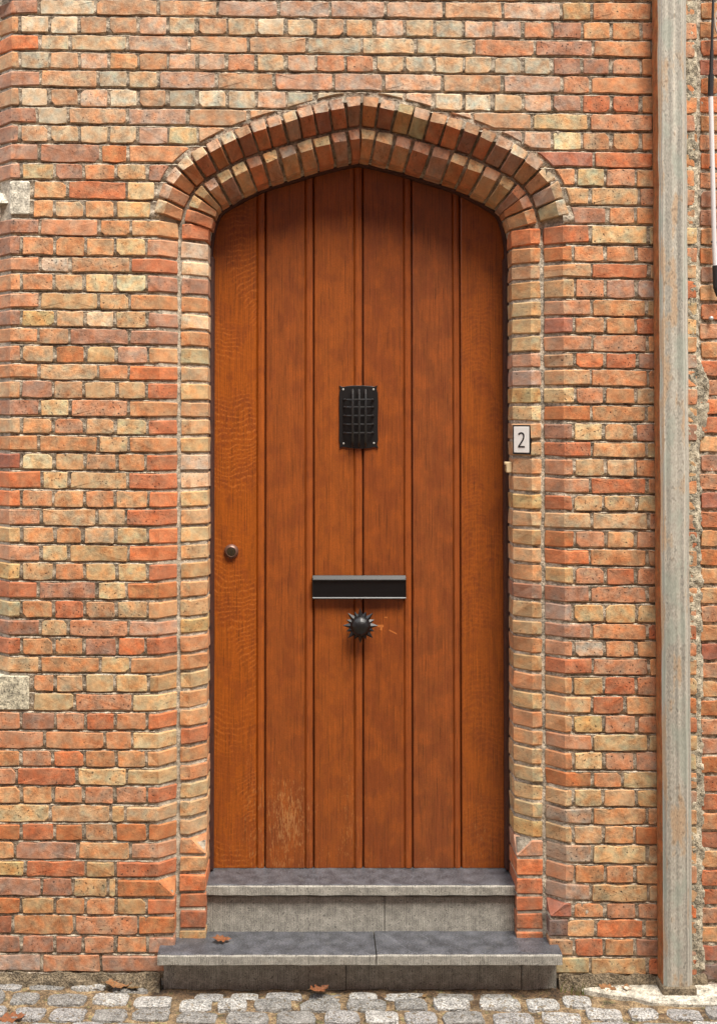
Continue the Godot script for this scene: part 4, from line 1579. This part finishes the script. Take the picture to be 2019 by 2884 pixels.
func build_neighbour() -> void:
	var nb := thing("neighbour_wall", "redder brick wall next door beyond the ragged mortar seam", "wall")
	var y := -260.0
	var row := 0
	var zoff := -0.004
	while y < 2790:
		var hd := row % 2 == 1
		var x := 1975.0 if hd else 1972.0
		var first := true
		while x < 2420:
			var w: float = (58.0 if hd else 128.0) if first else (84.0 if hd else 166.0)
			var a := P(x, y, 0)
			var b := P(x + w - 9, y + 43, 0)
			var ww := b.x - a.x
			var hh := a.y - b.y
			var st := ww > 0.12
			var mesh: ArrayMesh = (var_s if st else var_h)[rng.randi() % 12]
			var l: String = "rodromro"[rng.randi() % 8]
			if y > 2700:
				l = "gkmm"[rng.randi() % 4]
			var mi := part("brick", mesh, clay(l), nb)
			mi.transform = Transform3D(Basis(Vector3.BACK, rr(-0.012, 0.012)).scaled_local(Vector3(ww / (0.176 if st else 0.086), hh / 0.046, 1)), Vector3((a.x + b.x) / 2, (a.y + b.y) / 2, zoff + rr(-0.003, 0.002)))
			if x > 2060:
				mi.name = "brick"
			x += w
			first = false
		y += 53.2
		row += 1
	var nz := FastNoiseLite.new()
	nz.seed = 15
	nz.frequency = 26.0
	nz.fractal_octaves = 3
	# bed, seam and the big patch of render are one rough sheet whose height decides what shows
	var x0 := P(1945, 1000, 0).x
	var x1 := P(2430, 1000, 0).x
	var y0 := P(2000, 2800, 0).y
	var y1 := P(2000, -270, 0).y
	var st := 0.008
	for kind in 2:
		var sf := SurfaceTool.new()
		sf.begin(Mesh.PRIMITIVE_TRIANGLES)
		var xx1 := x1 if kind == 0 else P(1998, 1000, 0).x
		var xx0 := P(1968, 1000, 0).x if kind == 0 else P(1915, 1000, 0).x
		var nx := int((xx1 - xx0) / st)
		var ny := int((y1 - y0) / st)
		for j in ny + 1:
			for i in nx + 1:
				var px := xx0 + i * st
				var py := y0 + j * st
				var z := -0.010 + nz.get_noise_2d(px, py) * 0.006
				if kind == 1:
					# seam: proud in a wavering strip, wider where the patch of render is
					var cy := 1190.0 - (py - EYE.y) / 0.0011
					var cx := 870.0 + px / 0.0011
					var wav := nz.get_noise_1d(py * 0.35) * 16.0
					var mid := 1952.0 + wav * 0.5
					var hw := 19.0 + nz.get_noise_1d(py * 0.6 + 30) * 7.0
					if cy > 1010 and cy < 1245:
						var k: float = sin(PI * (cy - 1010) / 235.0)
						hw += 30.0 * pow(k, 0.5)
						mid -= 2.0
					elif cy > 1245:
						hw += 4.0 + 4.0 * nz.get_noise_1d(py * 0.9 + 60)
					z = -0.02 + 0.019 * (1.0 - smoothstep(hw - 3.0, hw + 5.0, absf(cx - mid))) + nz.get_noise_2d(px, py) * 0.005
				sf.add_vertex(Vector3(px, py, z))
		for j in ny:
			for i in nx:
				var a := j * (nx + 1) + i
				for k in [a, a + nx + 1, a + 1, a + 1, a + nx + 1, a + nx + 2]:
					sf.add_index(k)
		sf.generate_normals()
		part("mortar" if kind == 0 else "mortar_seam", sf.commit(), M["mortar"] if kind == 0 else M["render_patch"], nb)

# unseen terrace across the lane: it takes away the low half of the sky, so the light falls from above
func build_opposite() -> void:
	var h := thing("opposite_house", "unseen brick terrace across the lane that blocks the low sky", "house", Vector3(0, 0, 5.6))
	var hw := 14.0
	var ht := 8.6
	part("wall", box_mesh(Vector3(hw * 2, ht, 0.35), 0.01), M["terrace"], h, Vector3(0, ht / 2, 0.35)).rotation.y = 0
	var rf := TB.new()
	rf.quad(Vector3(-hw, ht, -0.25), Vector3(hw, ht, -0.25), Vector3(hw, ht + 2.6, 3.4), Vector3(-hw, ht + 2.6, 3.4), Vector3(0, 1, -1))
	part("roof", rf.done(), M["terrace_roof"], h)
	for fl in 3:
		for i in 11:
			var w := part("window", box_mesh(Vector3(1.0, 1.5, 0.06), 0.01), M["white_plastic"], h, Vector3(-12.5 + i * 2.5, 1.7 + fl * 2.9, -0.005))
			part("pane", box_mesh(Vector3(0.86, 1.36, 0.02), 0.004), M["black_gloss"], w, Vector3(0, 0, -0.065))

func _ready() -> void:
	rng.seed = 20240611
	# ---- camera
	var cam := Camera3D.new()
	cam.name = "camera"
	add_child(cam)
	cam.position = EYE
	cam.rotation.x = PITCH
	cam.near = 0.1
	cam.far = 200.0
	cam.set_frustum(2884.0 / F * 0.1, Vector2((1009.5 - CX) / F * 0.1, -(1442.0 - CY) / F * 0.1), 0.1, 200.0)
	cam.current = true
	# ---- sky, air, exposure
	var env := Environment.new()
	env.background_mode = Environment.BG_SKY
	var sky := Sky.new()
	var sm := ProceduralSkyMaterial.new()
	sm.sky_top_color = Color(0.80, 0.83, 0.88)
	sm.sky_horizon_color = Color(0.72, 0.73, 0.75)
	sm.ground_bottom_color = Color(0.25, 0.24, 0.22)
	sm.ground_horizon_color = Color(0.45, 0.44, 0.42)
	sm.sky_curve = 0.25
	sm.sun_angle_max = 1.0
	sky.sky_material = sm
	env.sky = sky
	env.tonemap_mode = Environment.TONE_MAPPER_LINEAR
	env.tonemap_exposure = 5.25
	env.background_energy_multiplier = 0.8
	env.sdfgi_enabled = true
	env.ssao_enabled = true
	env.ssil_enabled = true
	var we := WorldEnvironment.new()
	we.name = "environment"
	we.environment = env
	add_child(we)
	# ---- veiled sun, high and from the right
	var sun := DirectionalLight3D.new()
	sun.name = "sun"
	sun.light_energy = 0.46
	sun.light_color = Color(1.0, 0.975, 0.94)
	sun.light_angular_distance = 28.0
	sun.shadow_enabled = true
	add_child(sun)
	sun.look_at_from_position(Vector3(1.7, 7.0, 3.6), Vector3.ZERO)
	# ---- scene
	clay_textures()
	wood_texture()
	pipe_texture()
	materials()
	make_arch()
	build_ground()
	build_opposite()
	build_wall()
	build_surround()
	build_neighbour()
	build_steps()
	build_door()
	build_small()
